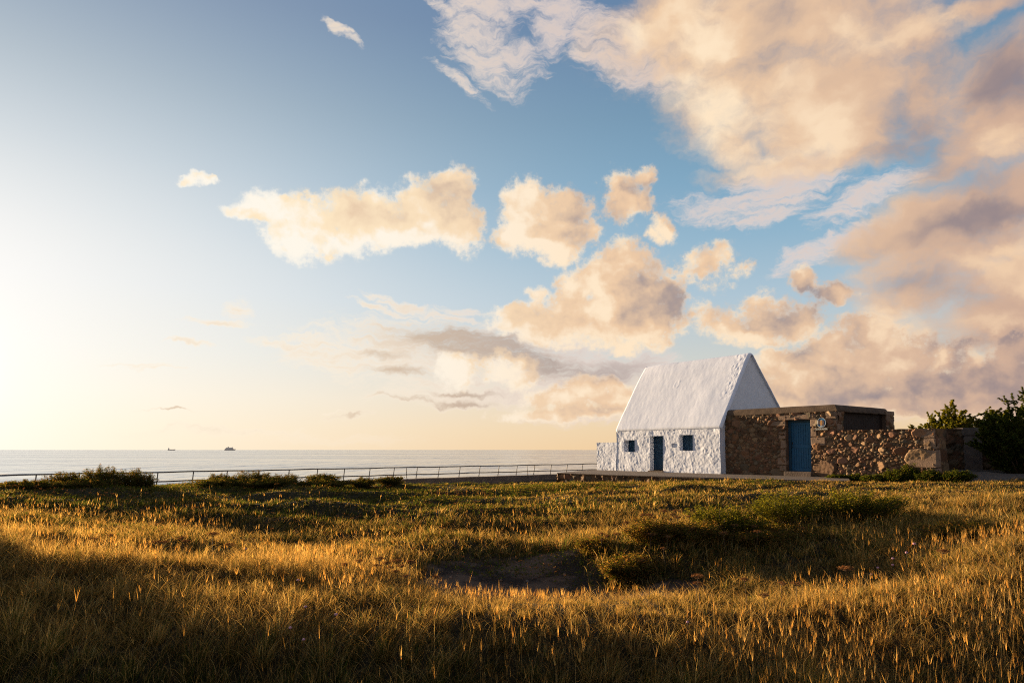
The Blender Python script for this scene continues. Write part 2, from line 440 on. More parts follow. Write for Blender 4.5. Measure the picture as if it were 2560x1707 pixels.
# ------------------------------------------------------------------ helpers for meshes and materials
def mat(name, build):
    m = bpy.data.materials.new(name)
    m.use_nodes = True
    m.node_tree.nodes.clear()
    nt = NT(m.node_tree)
    out = nt.new('ShaderNodeOutputMaterial')
    nt.l.new(build(nt), out.inputs[0])
    return m

def principled(nt, color, rough=0.8, bump=None, strength=0.4, dist=0.02, metallic=0.0, spec=0.3):
    p = nt.new('ShaderNodeBsdfPrincipled')
    nt.put(p.inputs['Base Color'], color if hasattr(color, 'links') or len(color) == 4 else (*color, 1))
    nt.put(p.inputs['Roughness'], rough)
    p.inputs['Metallic'].default_value = metallic
    p.inputs['Specular IOR Level'].default_value = spec
    if bump is not None:
        b = nt.new('ShaderNodeBump')
        b.inputs['Strength'].default_value = strength
        b.inputs['Distance'].default_value = dist
        nt.l.new(bump, b.inputs['Height'])
        nt.l.new(b.outputs[0], p.inputs['Normal'])
    return p.outputs[0]

def obj_coord(nt):
    return nt.new('ShaderNodeTexCoord').outputs['Object']

def attr(nt, name='Col'):
    a = nt.new('ShaderNodeAttribute'); a.attribute_name = name
    return a.outputs['Color']

def c4(c):
    return (c[0], c[1], c[2], 1.0)

def m_plain(name, c0, c1, scale=6.0, rough=0.8, bump_s=0.3, bscale=40.0, bdist=0.01, metallic=0.0):
    def b(nt):
        co = obj_coord(nt)
        n = nt.noise(co, scale, 5.0, 0.6)
        col = nt.mix(nt.smooth(n, 0.3, 0.7), c4(c0), c4(c1))
        return principled(nt, col, rough, nt.noise(co, bscale, 4.0, 0.6), bump_s, bdist, metallic)
    return mat(name, b)

def m_attr(name, rough=0.85, var=0.35, scale=30.0, bump_s=0.5, bdist=0.01):
    """Colour kept per stone in the mesh, broken up by fine noise."""
    def b(nt):
        co = obj_coord(nt)
        n = nt.noise(co, scale, 5.0, 0.65)
        k = nt.lin(n, 0.25, 0.75, 1 - var, 1 + var)
        col = nt.vmath('SCALE', attr(nt), k)
        return principled(nt, col, rough, nt.noise(co, scale * 1.6, 5.0, 0.65), bump_s, bdist, spec=0.15)
    return mat(name, b)

def m_leaf(name, trans=0.45, tint=(1.15, 1.05, 0.6), gloss=0.0):
    """Thin leaves and blades: diffuse and translucent, colour per leaf from the mesh."""
    def b(nt):
        col = attr(nt)
        d = nt.new('ShaderNodeBsdfDiffuse'); nt.l.new(col, d.inputs[0])
        t = nt.new('ShaderNodeBsdfTranslucent'); nt.l.new(nt.vmath('MULTIPLY', col, tint), t.inputs[0])
        m = nt.new('ShaderNodeMixShader'); m.inputs[0].default_value = trans
        nt.l.new(d.outputs[0], m.inputs[1]); nt.l.new(t.outputs[0], m.inputs[2])
        if gloss <= 0:
            return m.outputs[0]
        g = nt.new('ShaderNodeBsdfAnisotropic'); g.inputs['Roughness'].default_value = 0.42
        g.inputs['Color'].default_value = (.9, .86, .78, 1)
        m2 = nt.new('ShaderNodeMixShader'); m2.inputs[0].default_value = gloss
        nt.l.new(m.outputs[0], m2.inputs[1]); nt.l.new(g.outputs[0], m2.inputs[2])
        return m2.outputs[0]
    return mat(name, b)

def set_props(o, label=None, cat=None, group=None, kind=None):
    if label: o['label'] = label
    if cat: o['category'] = cat
    if group: o['group'] = group
    if kind: o['kind'] = kind
    return o

def link(name, me, material=None, parent=None, loc=None):
    o = bpy.data.objects.new(name, me)
    COL.objects.link(o)
    if material is not None and me is not None:
        me.materials.append(material)
    if parent is not None:
        o.parent = parent
    if loc is not None:
        o.location = loc
    return o

def empty(name, loc=(0, 0, 0), rz=0.0):
    o = bpy.data.objects.new(name, None)
    COL.objects.link(o)
    o.empty_display_size = 0.2
    o.location = loc
    o.rotation_euler = (0, 0, rz)
    return o

def mesh_np(name, verts, faces, colors=None, smooth=False):
    """verts (n,3), faces: list of (m,k) int arrays; colors (n,3) per vertex."""
    me = bpy.data.meshes.new(name)
    verts = np.asarray(verts, np.float32)
    faces = [np.asarray(f, np.int32) for f in faces if len(f)]
    me.vertices.add(len(verts))
    me.vertices.foreach_set('co', verts.ravel())
    nl = sum(f.size for f in faces); nf = sum(len(f) for f in faces)
    me.loops.add(nl); me.polygons.add(nf)
    me.loops.foreach_set('vertex_index', np.concatenate([f.ravel() for f in faces]))
    tot = np.concatenate([np.full(len(f), f.shape[1], np.int32) for f in faces])
    start = np.concatenate([[0], np.cumsum(tot)[:-1]]).astype(np.int32)
    me.polygons.foreach_set('loop_start', start)
    if smooth:
        me.polygons.foreach_set('use_smooth', np.ones(nf, bool))
    me.update(calc_edges=True)
    if colors is not None:
        a = me.color_attributes.new('Col', 'FLOAT_COLOR', 'POINT')
        cc = np.ones((len(verts), 4), np.float32); cc[:, :3] = colors
        a.data.foreach_set('color', cc.ravel())
    return me

class Shape:
    """Collects boxes, tubes and grids into one mesh."""
    def __init__(self):
        self.v = []; self.f = []; self.c = []
    def add(self, verts, faces, col=None):
        o = len(self.v)
        self.v.extend([tuple(p) for p in verts])
        self.f.extend([tuple(i + o for i in f) for f in faces])
        self.c.extend([col or (1, 1, 1)] * len(verts))
    def box(self, x0, x1, y0, y1, z0, z1, M=None, col=None, taper=0.0):
        t = taper
        p = [(x0, y0, z0), (x1, y0, z0), (x1, y1, z0), (x0, y1, z0), (x0 + t, y0 + t, z1), (x1 - t, y0 + t, z1), (x1 - t, y1 - t, z1), (x0 + t, y1 - t, z1)]
        if M: p = [M(*q) for q in p]
        self.add(p, [(0, 3, 2, 1), (4, 5, 6, 7), (0, 1, 5, 4), (1, 2, 6, 5), (2, 3, 7, 6), (3, 0, 4, 7)], col)
    def tube(self, pts, r, n=8, col=None, cap=True, r1=None):
        pts = [Vector(p) for p in pts]
        rings = []
        for i, p in enumerate(pts):
            d = (pts[min(i + 1, len(pts) - 1)] - pts[max(i - 1, 0)]).normalized()
            a = d.cross(Vector((0, 0, 1)))
            if a.length < 1e-3: a = d.cross(Vector((1, 0, 0)))
            a.normalize(); b = d.cross(a)
            rad = r if r1 is None else r + (r1 - r) * i / max(1, len(pts) - 1)
            rings.append([p + (a * math.cos(2 * math.pi * k / n) + b * math.sin(2 * math.pi * k / n)) * rad for k in range(n)])
        vs = [q for ring in rings for q in ring]
        fs = []
        for i in range(len(pts) - 1):
            for k in range(n):
                fs.append((i * n + k, i * n + (k + 1) % n, (i + 1) * n + (k + 1) % n, (i + 1) * n + k))
        if cap:
            fs.append(tuple(range(n))[::-1]); fs.append(tuple((len(pts) - 1) * n + k for k in range(n)))
        self.add(vs, fs, col)
    def mesh(self, name, bevel=0.0, seg=2, smooth=False, colors=False):
        me = bpy.data.meshes.new(name)
        me.from_pydata(self.v, [], self.f)
        if bevel > 0:
            bm = bmesh.new(); bm.from_mesh(me)
            bmesh.ops.bevel(bm, geom=[e for e in bm.edges if e.calc_face_angle(0) > 0.5], offset=bevel, segments=seg, affect='EDGES', profile=0.5)
            bm.to_mesh(me); bm.free()
        if smooth:
            me.polygons.foreach_set('use_smooth', np.ones(len(me.polygons), bool))
        if colors and bevel == 0:
            a = me.color_attributes.new('Col', 'FLOAT_COLOR', 'POINT')
            cc = np.ones((len(self.v), 4), np.float32); cc[:, :3] = np.array(self.c)
            a.data.foreach_set('color', cc.ravel())
        me.update()
        return me
    def build(self, name, material, parent=None, bevel=0.0, seg=2, smooth=False, colors=False):
        return link(name, self.mesh(name, bevel, seg, smooth, colors), material, parent)

# vectorised value noise
def _hash(ix, iy, seed):
    h = (ix.astype(np.int64) * 374761393 + iy.astype(np.int64) * 668265263 + seed * 1442695041) & 0xFFFFFFFF
    h = ((h ^ (h >> 13)) * 1274126177) & 0xFFFFFFFF
    h = h ^ (h >> 16)
    return (h & 0xFFFF) / 65535.0
def vnoise(x, y, seed=0):
    x = np.asarray(x, float); y = np.asarray(y, float)
    ix = np.floor(x); iy = np.floor(y); fx = x - ix; fy = y - iy
    fx = fx * fx * (3 - 2 * fx); fy = fy * fy * (3 - 2 * fy)
    a = _hash(ix, iy, seed); b = _hash(ix + 1, iy, seed); c = _hash(ix, iy + 1, seed); d = _hash(ix + 1, iy + 1, seed)
    return (a + (b - a) * fx) + ((c + (d - c) * fx) - (a + (b - a) * fx)) * fy
def fbm(x, y, seed=0, octv=4, gain=0.5):
    s = 0; a = 1; t = 0
    for k in range(octv):
        s = s + a * (vnoise(np.asarray(x) * 2 ** k, np.asarray(y) * 2 ** k, seed + k * 17) - 0.5); t += a; a *= gain
    return s / t * 2.0

# ------------------------------------------------------------------ terrain
CP = np.array([
    (0, -6, -2.3), (-8, -4, -2.2), (8, -4, -2.3), (0, 0, -2.1), (-5, 2, -1.75), (5, 2, -1.9), (0, 3.8, -1.75), (-3.5, 4.2, -1.62), (3.5, 4.2, -1.72), (0, 5.2, -1.22), (-4, 5.5, -1.13), (4, 5.4, -1.20), (0, 6.3, -.84), (-3, 6.3, -.80), (-5.5, 6.8, -.74), (4, 6.4, -.74), (0, 7.2, -.74), (-3, 7.4, -.62), (0, 9, -.82), (0, 11, -.82), (0, 12.6, -.80), (2.5, 8, -.78), (-5.5, 7.8, -.52), (4, 7.3, -.64), (-9, 6, -.75), (9, 6, -1.0), (8, 7.5, -.62), (-9, 8.5, -.42),
    (-6, 9, -.60), (-11, 10, -.40), (-15, 12, -.25), (-6, 14.5, -.72), (0, 15, -.74), (6, 14.5, -.42), (10, 13, -.24), (-12, 16, -.40), (15, 12, -.2),
    (-17, 21, -.22), (-12, 22.5, -.22), (-8, 24, -.30), (-3, 26, -.36), (1, 27.5, -.42), (3.5, 26.6, -.34), (6, 24, -.24), (8.3, 21.8, -.10), (10.3, 21.7, -.03), (11, 19.5, -.03), (14, 19, .02), (17, 25, .12), (20, 28, .2), (22, 20, .1), (26, 34, .3), (14, 32, .0), (9, 36, -.1), (4, 38, -.9), (6, 30, -.4), (10, 25, -.2), (12, 26, -.15), (9, 29, -.2),
    (-22, 29, -1.25), (-16, 32, -1.35), (-10, 34, -1.35), (-4, 36, -1.35), (1, 35, -1.1), (-12, 42, -1.7), (-2, 48, -1.7), (-24, 36, -1.7), (-30, 24, -.6), (-28, 14, -.2), (6, 52, -1.7)], float)
def _tps():
    n = len(CP)
    d = np.linalg.norm(CP[:, None, :2] - CP[None, :, :2], axis=2)
    K = np.where(d > 0, d * d * np.log(d + 1e-9), 0) + np.eye(n) * 0.25
    P = np.c_[np.ones(n), CP[:, :2]]
    A = np.zeros((n + 3, n + 3)); A[:n, :n] = K; A[:n, n:] = P; A[n:, :n] = P.T
    return np.linalg.solve(A, np.r_[CP[:, 2], 0, 0, 0])
_W = _tps()
def gauss(x, y, cx, cy, sx, sy, ang=0.0):
    c, s = math.cos(ang), math.sin(ang)
    u = (x - cx) * c + (y - cy) * s; v = -(x - cx) * s + (y - cy) * c
    return np.exp(-0.5 * ((u / sx) ** 2 + (v / sy) ** 2))
def terrain(x, y):
    x = np.asarray(x, float); y = np.asarray(y, float)
    shp = x.shape
    xf = np.clip(x.ravel(), -30, 26); yf = np.clip(y.ravel(), -8, 50)
    z = np.zeros_like(xf)
    n = len(CP)
    for i in range(n):
        d2 = (xf - CP[i, 0]) ** 2 + (yf - CP[i, 1]) ** 2
        z += _W[i] * 0.5 * d2 * np.log(d2 + 1e-9)
    z += _W[n] + _W[n + 1] * xf + _W[n + 2] * yf
    z = z.reshape(shp)
    # the worn hollow in front, its bank on the right and the ridge that ends it
    z = z - 0.30 * gauss(x, y, 0.15, 10.5, 1.6, 1.3, 0.0)
    z = z - 0.24 * gauss(x, y, 3.8, 9.7, 1.7, 0.7, 0.10)
    z = z + 0.22 * gauss(x, y, 4.4, 12.0, 1.9, 0.9, 0.1)
    z = z + 0.22 * gauss(x, y, 2.3, 11.2, 0.6, 0.6, 0.0)
    z = z + 0.10 * gauss(x, y, 1.8, 12.0, 0.9, 0.6, -0.2)
    z = z + 0.24 * gauss(x, y, 6.8, 8.8, 1.2, 0.7, 0.2)
    z = z - 0.10 * gauss(x, y, 6.4, 7.2, 1.6, 0.6, 0.1)
    z = z + 1.05 * gauss(x, y, -9.6, 9.3, 1.3, 1.6, 0.75)      # unseen bank added left of the view to shade the foreground
    z = z + 0.10 * gauss(x, y, -3.4, 11.3, 2.4, 0.7, 0.12)
    z = z + 0.05 * gauss(x, y, -5.0, 7.6, 2.2, 0.6, 0.1)
    z = z + 0.05 * gauss(x, y, 1.2, 6.6, 2.4, 0.5, 0.0)
    # hummocks
    far = np.clip((y - 11) / 8, 0, 1)
    z = z + (0.25 - 0.11 * far) * (1 - .7 * gauss(x, y, .3, 9.4, 1.8, 2.2, 0)) * fbm(x * 0.42 - y * .2, y * 0.70 + x * .2, 5, 3) * np.clip(1.4 - np.clip(y - 24, 0, 9) / 9, 0.2, 1.4)
    return z
def tz(x, y):
    return float(terrain(np.array([x]), np.array([y]))[0])

# dirt: where the turf is worn away
def bare(x, y):
    a = np.exp(-(((x - 0.10 + 0.25 * np.sin(y * 1.3)) / 1.35) ** 4 + ((y - 10.4) / 1.75) ** 4))
    a = np.maximum(a, 0.8 * np.exp(-(((x - 1.9) / 1.0) ** 4 + ((y - 9.6) / 0.5) ** 4)))
    a = a + 0.35 * fbm(x * 1.6, y * 1.6, 31, 3)
    return np.clip((a - 0.25) * 3.0, 0, 1)

def sand(x, y):
    a = np.clip((x - 13.4) / 0.8, 0, 1) * np.clip((y - 20.6 - 0.10 * (x - 14)) / 0.7, 0, 1)
    return np.clip(a + 0.4 * fbm(x, y, 77, 3) * (a > 0.02), 0, 1)

# the ground is one sheet of land
def ground_sheet():
    xs = np.unique(np.r_[np.linspace(-60, -14, 60), np.linspace(-14, 14, 300), np.linspace(14, 70, 90)])
    ys = np.unique(np.r_[np.linspace(-40, 3, 60), np.linspace(3, 16, 190), np.linspace(16, 40, 150), np.linspace(40, 66, 50)])
    X, Y = np.meshgrid(xs, ys)
    Z = terrain(X, Y) + 0.012 * fbm(X * 3.1, Y * 3.1, 9, 3)
    # the land ends at the sea wall: beyond its line the sheet dips under the sea
    side = (X + 20.38) * (-0.643) + (Y - 41.53) * 0.766
    Z = np.where(side > 0.5, np.minimum(Z, -7.5), Z)
    # keep it under the paved apron of the cottage
    ny, nx = X.shape
    idx = np.arange(nx * ny).reshape(ny, nx)
    f = np.stack([idx[:-1, :-1], idx[:-1, 1:], idx[1:, 1:], idx[1:, :-1]], -1).reshape(-1, 4)
    col = np.zeros((nx * ny, 3)); b = bare(X, Y).ravel(); s = sand(X, Y).ravel()
    col[:, 0] = b; col[:, 1] = s
    return mesh_np("ground", np.stack([X, Y, Z], -1).reshape(-1, 3), [f], col, smooth=True)
def ground_mat(nt):
    co = nt.new('ShaderNodeNewGeometry').outputs['Position']
    a = nt.new('ShaderNodeSeparateColor'); nt.l.new(attr(nt), a.inputs[0])
    n1 = nt.noise(co, 1.3, 6.0, 0.65); n2 = nt.noise(co, 14.0, 6.0, 0.7)
    turf = nt.mix(nt.smooth(n2, 0.35, 0.65), (0.022, 0.017, 0.008, 1), (0.055, 0.042, 0.018, 1))
    n3 = nt.noise(co, 55.0, 5.0, 0.7)
    dirt = nt.mix(nt.smooth(n1, 0.42, 0.56), (0.050, 0.034, 0.025, 1), (0.17, 0.11, 0.072, 1))
    dirt = nt.mix(nt.smooth(n2, 0.55, 0.75, 0.0, 0.7), dirt, (0.22, 0.165, 0.13, 1))
    dirt = nt.mix(nt.smooth(n3, 0.58, 0.70, 0.0, 0.8), dirt, (0.035, 0.024, 0.018, 1))
    snd = nt.mix(nt.smooth(n2, 0.3, 0.7), (0.12, 0.09, 0.068, 1), (0.19, 0.15, 0.115, 1))  # sand darkened in colour to stand in for the bush's shadow
    col = nt.mix(a.outputs[0], turf, dirt)
    col = nt.mix(a.outputs[1], col, snd)
    return principled(nt, col, 0.95, nt.noise(co, 22.0, 8.0, 0.75), 1.0, 0.06, spec=0.1)
M_GROUND = mat("earth and thatch", ground_mat)
g_o = link("ground", ground_sheet(), M_GROUND)
set_props(g_o, "rough coastal turf with a bare earth hollow in front of the cottage", "ground", kind='structure')

# ------------------------------------------------------------------ sea
SEA = -6.2
def sea_mat(nt):
    co = nt.new('ShaderNodeNewGeometry').outputs['Position']
    c1 = nt.vmath('MULTIPLY', co, (0.055, 0.022, 0.022))
    n1 = nt.noise(c1, 1.0, 3.5, 0.55)
    c2 = nt.vmath('MULTIPLY', co, (0.0016, 0.006, 0.006))
    n2 = nt.noise(c2, 1.0, 4.0, 0.6)
    h = n1
    foam = nt.smooth(nt.math('MULTIPLY_ADD', n2, 0.5, n1), 0.92, 1.02)
    p = nt.new('ShaderNodeBsdfPrincipled')
    nt.l.new(nt.mix(foam, (0.26, 0.285, 0.33, 1), (0.6, 0.6, 0.61, 1)), p.inputs['Base Color'])
    nt.l.new(nt.math('MULTIPLY_ADD', foam, 0.5, nt.lin(n2, 0.3, 0.7, 0.05, 0.22)), p.inputs['Roughness'])
    p.inputs['IOR'].default_value = 1.33
    b = nt.new('ShaderNodeBump'); b.inputs['Strength'].default_value = 0.9; b.inputs['Distance'].default_value = 5.0
    nt.l.new(h, b.inputs['Height']); nt.l.new(b.outputs[0], p.inputs['Normal'])
    return p.outputs[0]
M_SEA = mat("sea water", sea_mat)
def sea_sheet():
    r = np.array([0, 60, 120, 200, 320, 520, 900, 1600, 3000, 6000, 12000, 25000, 50000.0])
    a = np.radians(np.linspace(-100, 100, 81))
    Rr, A = np.meshgrid(r[1:], a)
    V = np.stack([Rr * np.sin(A), Rr * np.cos(A), np.full_like(Rr, SEA)], -1)
    na, nr = Rr.shape
    idx = np.arange(na * nr).reshape(na, nr)
    f = np.stack([idx[:-1, :-1], idx[1:, :-1], idx[1:, 1:], idx[:-1, 1:]], -1).reshape(-1, 4)[:, ::-1]
    # inner fan
    return mesh_np("sea", V.reshape(-1, 3), [f])
sea = link("sea", sea_sheet(), M_SEA)
set_props(sea, "calm grey sea with small waves reaching to the horizon", "sea", kind='structure')

# ------------------------------------------------------------------ the buildings' common frame
TH = R(52.0)
C0 = Vector((8.654, 28.392, 0.0))              # front right corner of the cottage
AX = Vector((math.cos(TH), -math.sin(TH), 0))  # along the fronts, towards the near right
AY = Vector((math.sin(TH), math.cos(TH), 0))   # into the buildings
RZ = -TH
def L(x, y, z=0.0):
    return C0 + AX * x + AY * y + Vector((0, 0, z))

# ---- rubble: stones of many sizes by weighted Voronoi cells, raised from their joints
def make_seeds(w, h, sizes, seed, manual=()):
    r = np.random.default_rng(seed)
    S = [list(m) for m in manual]
    for (rad, tries) in sizes:
        for _ in range(tries):
            rr_ = rad * r.uniform(0.8, 1.25)
            x, z = r.uniform(-0.1, w + 0.1), r.uniform(-0.1, h + 0.1)
            ok = True
            for q in S:
                dx = (x - q[0]) * 0.7; dz_ = z - q[1]
                if dx * dx + dz_ * dz_ < ((rr_ + q[2]) * 0.92) ** 2:
                    ok = False; break
            if ok: S.append([x, z, rr_])
    return np.array(S)

def rubble(X, Z, S, seed):
    """height 0..1, stone id, per-stone tilt term."""
    r = np.random.default_rng(seed)
    n = len(S)
    wob = 0.022
    Xw = X + wob * fbm(X * 9, Z * 9, seed + 3, 2) + 0.02 * fbm(X * 22, Z * 22, seed + 5, 2)
    Zw = Z + wob * fbm(X * 9, Z * 9, seed + 4, 2) + 0.02 * fbm(X * 22, Z * 22, seed + 6, 2)
    x = Xw.ravel()[:, None]; z = Zw.ravel()[:, None]
    i1 = np.zeros(x.shape[0], int); f1 = np.zeros(x.shape[0]); f2 = np.zeros(x.shape[0])
    for a in range(0, x.shape[0], 4000):
        d = np.sqrt(((x[a:a + 4000] - S[:, 0]) * 0.72) ** 2 + (z[a:a + 4000] - S[:, 1]) ** 2) - S[:, 2] * 0.9
        o = np.argpartition(d, 1, axis=1)[:, :2]
        k = np.arange(d.shape[0])
        d0 = d[k, o[:, 0]]; d1 = d[k, o[:, 1]]
        sw = d0 > d1
        i1[a:a + 4000] = np.where(sw, o[:, 1], o[:, 0])
        f1[a:a + 4000] = np.minimum(d0, d1); f2[a:a + 4000] = np.maximum(d0, d1)
    e = f2 - f1
    t = np.clip(e / 0.042, 0, 1); t = t * t * (3 - 2 * t)
    tilt = r.normal(0, 1, (n, 2))
    ti = ((X.ravel() - S[i1, 0]) * tilt[i1, 0] + (Z.ravel() - S[i1, 1]) * tilt[i1, 1]) * 0.34
    return t.reshape(X.shape), i1.reshape(X.shape), ti.reshape(X.shape), e.reshape(X.shape)

STONE_COL = np.array([(.235, .135, .090), (.280, .175, .115), (.190, .105, .075), (.255, .150, .110), (.210, .155, .120), (.150, .095, .070), (.30, .205, .145), (.175, .145, .125), (.22, .12, .09)])
MORTAR = np.array((.095, .066, .042))

def axis_with(a, b, step, cuts):
    pts = sorted({a, b, *[c for c in cuts if a < c < b]})
    out = []
    for p, q in zip(pts[:-1], pts[1:]):
        n = max(1, int(round((q - p) / step)))
        out.extend(list(np.linspace(p, q, n, endpoint=False)))
    out.append(b)
    return np.array(out)

class Grid:
    """Collects displaced sheets (local coordinates of a building) into one mesh with colours."""
    def __init__(self):
        self.V = []; self.F = []; self.C = []; self.n = 0
    def sheet(self, P, keep=None, col=(1, 1, 1), flip=False):
        ny, nx = P.shape[:2]
        idx = np.arange(nx * ny).reshape(ny, nx) + self.n
        f = np.stack([idx[:-1, :-1], idx[:-1, 1:], idx[1:, 1:], idx[1:, :-1]], -1)
        if flip: f = f[..., ::-1]
        f = f[keep] if keep is not None else f.reshape(-1, 4)
        self.V.append(P.reshape(-1, 3)); self.F.append(f.reshape(-1, 4))
        c = np.broadcast_to(np.asarray(col, float), (ny, nx, 3)).reshape(-1, 3)
        self.C.append(c); self.n += nx * ny
    def quad(self, pts, col=(1, 1, 1), n=6):
        a, b, c, d = [np.array(p, float) for p in pts]
        s = np.linspace(0, 1, n)[None, :, None]; t = np.linspace(0, 1, n)[:, None, None]
        self.sheet((a * (1 - s) + b * s) * (1 - t) + (d * (1 - s) + c * s) * t, col=col)
    def build(self, name, material, parent=None, smooth=True):
        me = mesh_np(name, np.concatenate(self.V), [np.concatenate(self.F)], np.concatenate(self.C), smooth)
        return link(name, me, material, parent)

def opening_mask(xs, zs, openings):
    xc = (xs[:-1] + xs[1:]) / 2; zc = (zs[:-1] + zs[1:]) / 2
    Xc, Zc = np.meshgrid(xc, zc)
    keep = np.ones(Xc.shape, bool)
    for (x0, x1, z0, z1) in openings:
        keep &= ~((Xc > x0) & (Xc < x1) & (Zc > z0) & (Zc < z1))
    return keep

def stone_front(G, x0, x1, z0, z1, place, openings=(), seed=1, sizes=((.15, 60), (.10, 300), (.065, 900), (.04, 2500)), amp=0.05, manual=(), step=0.028, white=None, tone=1.0, top_fade=True):
    """A rubble face; place(x, z, out) gives the point 'out' metres in front of the face."""
    cuts_x = [c for o in openings for c in o[:2]]; cuts_z = [c for o in openings for c in o[2:]]
    xs = axis_with(x0, x1, step, cuts_x); zs = axis_with(z0, z1, step, cuts_z)
    X, Z = np.meshgrid(xs, zs)
    S = make_seeds(x1 - x0, z1 - z0, sizes, seed, [(m[0] - x0, m[1] - z0, m[2]) for m in manual])
    t, i1, ti, e = rubble(X - x0, Z - z0, S, seed)
    r = np.random.default_rng(seed + 99)
    lift = r.uniform(0.35, 1.0, len(S))[i1]
    fine = fbm(X * 14, Z * 14, seed + 21, 3)
    out = amp * t * lift + ti * t * 0.8 + 0.012 * fine * (0.3 + t)
    out = np.clip(out, -0.03, amp * 1.9)
    if white is not None:                          # whitewash fills the joints
        t2 = np.clip(e / 0.12, 0, 1)
        rid = 0.5 - np.abs(fbm(X * 5.5 + Z * 1.5, Z * 6.5, seed + 25, 3))
        out = 0.014 * fbm(X * 2.6, Z * 2.8, seed + 23, 2) + 0.014 * rid + 0.004 * t2 + 0.006 * fbm(X * 15, Z * 15, seed + 27, 3)
    if white is None:
        c = STONE_COL[r.integers(0, len(STONE_COL), len(S))] * np.array((.95, .90, .72)) * r.uniform(0.62, 1.15, (len(S), 1))
        col = MORTAR + (c[i1] - MORTAR) * np.clip(t * 1.25 - 0.1, 0, 1)[..., None]
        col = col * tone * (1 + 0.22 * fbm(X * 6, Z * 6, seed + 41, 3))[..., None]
    else:
        col = np.broadcast_to(np.array(white), X.shape + (3,)) * (1 + 0.05 * fbm(X * 4, Z * 4, seed + 41, 3))[..., None]
    P = place(X, Z, out)
    G.sheet(P, opening_mask(xs, zs, openings), col)
    return xs, zs

def place_front(y):
    return lambda X, Z, o: np.stack([X, y - o, Z], -1)
def place_side(x):                                 # faces +x
    return lambda Y, Z, o: np.stack([x + o, Y, Z], -1)

def reveals(G, o, y_out, y_in, col, sill=True, wob=0.008):
    x0, x1, z0, z1 = o
    q = lambda a, b, c, d: G.quad((a, b, c, d), col, 8)
    q((x0, y_out, z0), (x0, y_in, z0), (x0, y_in, z1), (x0, y_out, z1))
    q((x1, y_in, z0), (x1, y_out, z0), (x1, y_out, z1), (x1, y_in, z1))
    q((x0, y_in, z1), (x1, y_in, z1), (x1, y_out, z1), (x0, y_out, z1))
    q((x0, y_out, z0), (x1, y_out, z0), (x1, y_in, z0), (x0, y_in, z0))

# ---- materials
def white_mat(nt, rough_scale=26.0, amt=0.35):
    co = obj_coord(nt)
    n = nt.noise(co, 2.2, 5.0, 0.6)
    st = nt.noise(nt.vmath('MULTIPLY', co, (3.0, 3.0, 0.6)), 2.0, 5.0, 0.65)
    col = nt.mix(nt.smooth(n, 0.3, 0.7), (0.72, 0.775, 0.90, 1), (0.78, 0.83, 0.94, 1))
    col = nt.mix(nt.math('MULTIPLY', nt.smooth(st, 0.60, 0.80), 0.22), col, (0.58, 0.54, 0.48, 1))
    sz = nt.new('ShaderNodeSeparateXYZ'); nt.l.new(co, sz.inputs[0])
    dirt = nt.math('MULTIPLY', nt.smooth(sz.outputs[2], 0.30, 0.0), nt.smooth(nt.noise(co, 11.0, 5.0, 0.65), 0.52, 0.68))
    col = nt.mix(nt.math('MULTIPLY', dirt, 0.7), col, (0.16, 0.12, 0.09, 1))
    return principled(nt, col, 0.85, nt.noise(co, rough_scale, 6.0, 0.6), amt, 0.015, spec=0.2)
M_WHITE = mat("whitewash on rubble", lambda nt: white_mat(nt, 13.0, 0.35))
M_RENDER = mat("white roof render", lambda nt: white_mat(nt, 9.0, 0.16))
M_STONE = m_attr("granite rubble")
M_COPE = m_plain("weathered cement coping", (.070, .046, .030), (.135, .092, .060), 3.0, 0.92, 0.5, 30.0, 0.012)
M_BLOCK = m_plain("dressed granite", (.20, .135, .095), (.29, .20, .14), 7.0, 0.9, 0.7, 34.0, 0.012)
M_BLUE = m_plain("blue painted boards", (.009, .080, .18), (.013, .105, .23), 5.0, 0.45, 0.15, 60.0, 0.004)
M_NAVY = m_plain("navy painted boards", (.005, .034, .075), (.009, .048, .10), 5.0, 0.45, 0.15, 60.0, 0.004)
M_BLUEF = m_plain("blue painted frame", (.012, .050, .095), (.018, .065, .12), 5.0, 0.5, 0.15, 60.0, 0.004)
M_IRON = m_plain("dark iron", (.02, .018, .016), (.05, .04, .03), 20.0, 0.6, 0.2, 60.0, 0.003, 0.6)
M_PAVE = m_plain("old concrete paving", (.105, .078, .062), (.165, .125, .10), 1.6, 0.9, 0.5, 18.0, 0.02)
M_DARKW = m_plain("dark stained boards", (.016, .008, .006), (.032, .016, .012), 4.0, 0.7, 0.3, 30.0, 0.005)
M_CONC = m_plain("sea wall concrete", (.13, .095, .075), (.20, .15, .12), 1.1, 0.9, 0.5, 9.0, 0.02)
M_RAIL = m_plain("weathered railing paint", (.085, .070, .058), (.17, .145, .12), 8.0, 0.6, 0.2, 40.0, 0.004)

# ------------------------------------------------------------------ white cottage
cottage = empty("cottage", C0, RZ)
set_props(cottage, "small whitewashed stone cottage with a steep white rendered roof and blue shutters", "cottage")
W_O = (-5.36, -4.68, .90, 1.46); D_O = (-3.77, -3.00, .06, 1.63); V_O = (-2.09, -1.37, .97, 1.65); N_O = (-2.52, -2.36, 1.11, 1.28)
G = Grid()
stone_front(G, -5.84, 0.0, -.25, 1.92, lambda X, Z, o: np.stack([X + 0.03 * np.clip(1 - Z, 0, 1) * (X > -0.05), 0.0 - o - 0.03 * np.clip(1.0 - Z, 0, 1.2), Z], -1), (W_O, D_O, V_O, N_O), seed=11, amp=0.015, white=(1, 1, 1), sizes=((.17, 30), (.11, 200), (.07, 700), (.04, 1500)))
wcol = (1, 1, 1)
for o, d in ((W_O, .32), (D_O, .27), (V_O, .24), (N_O, .14)):
    reveals(G, o, -0.02, d, wcol)
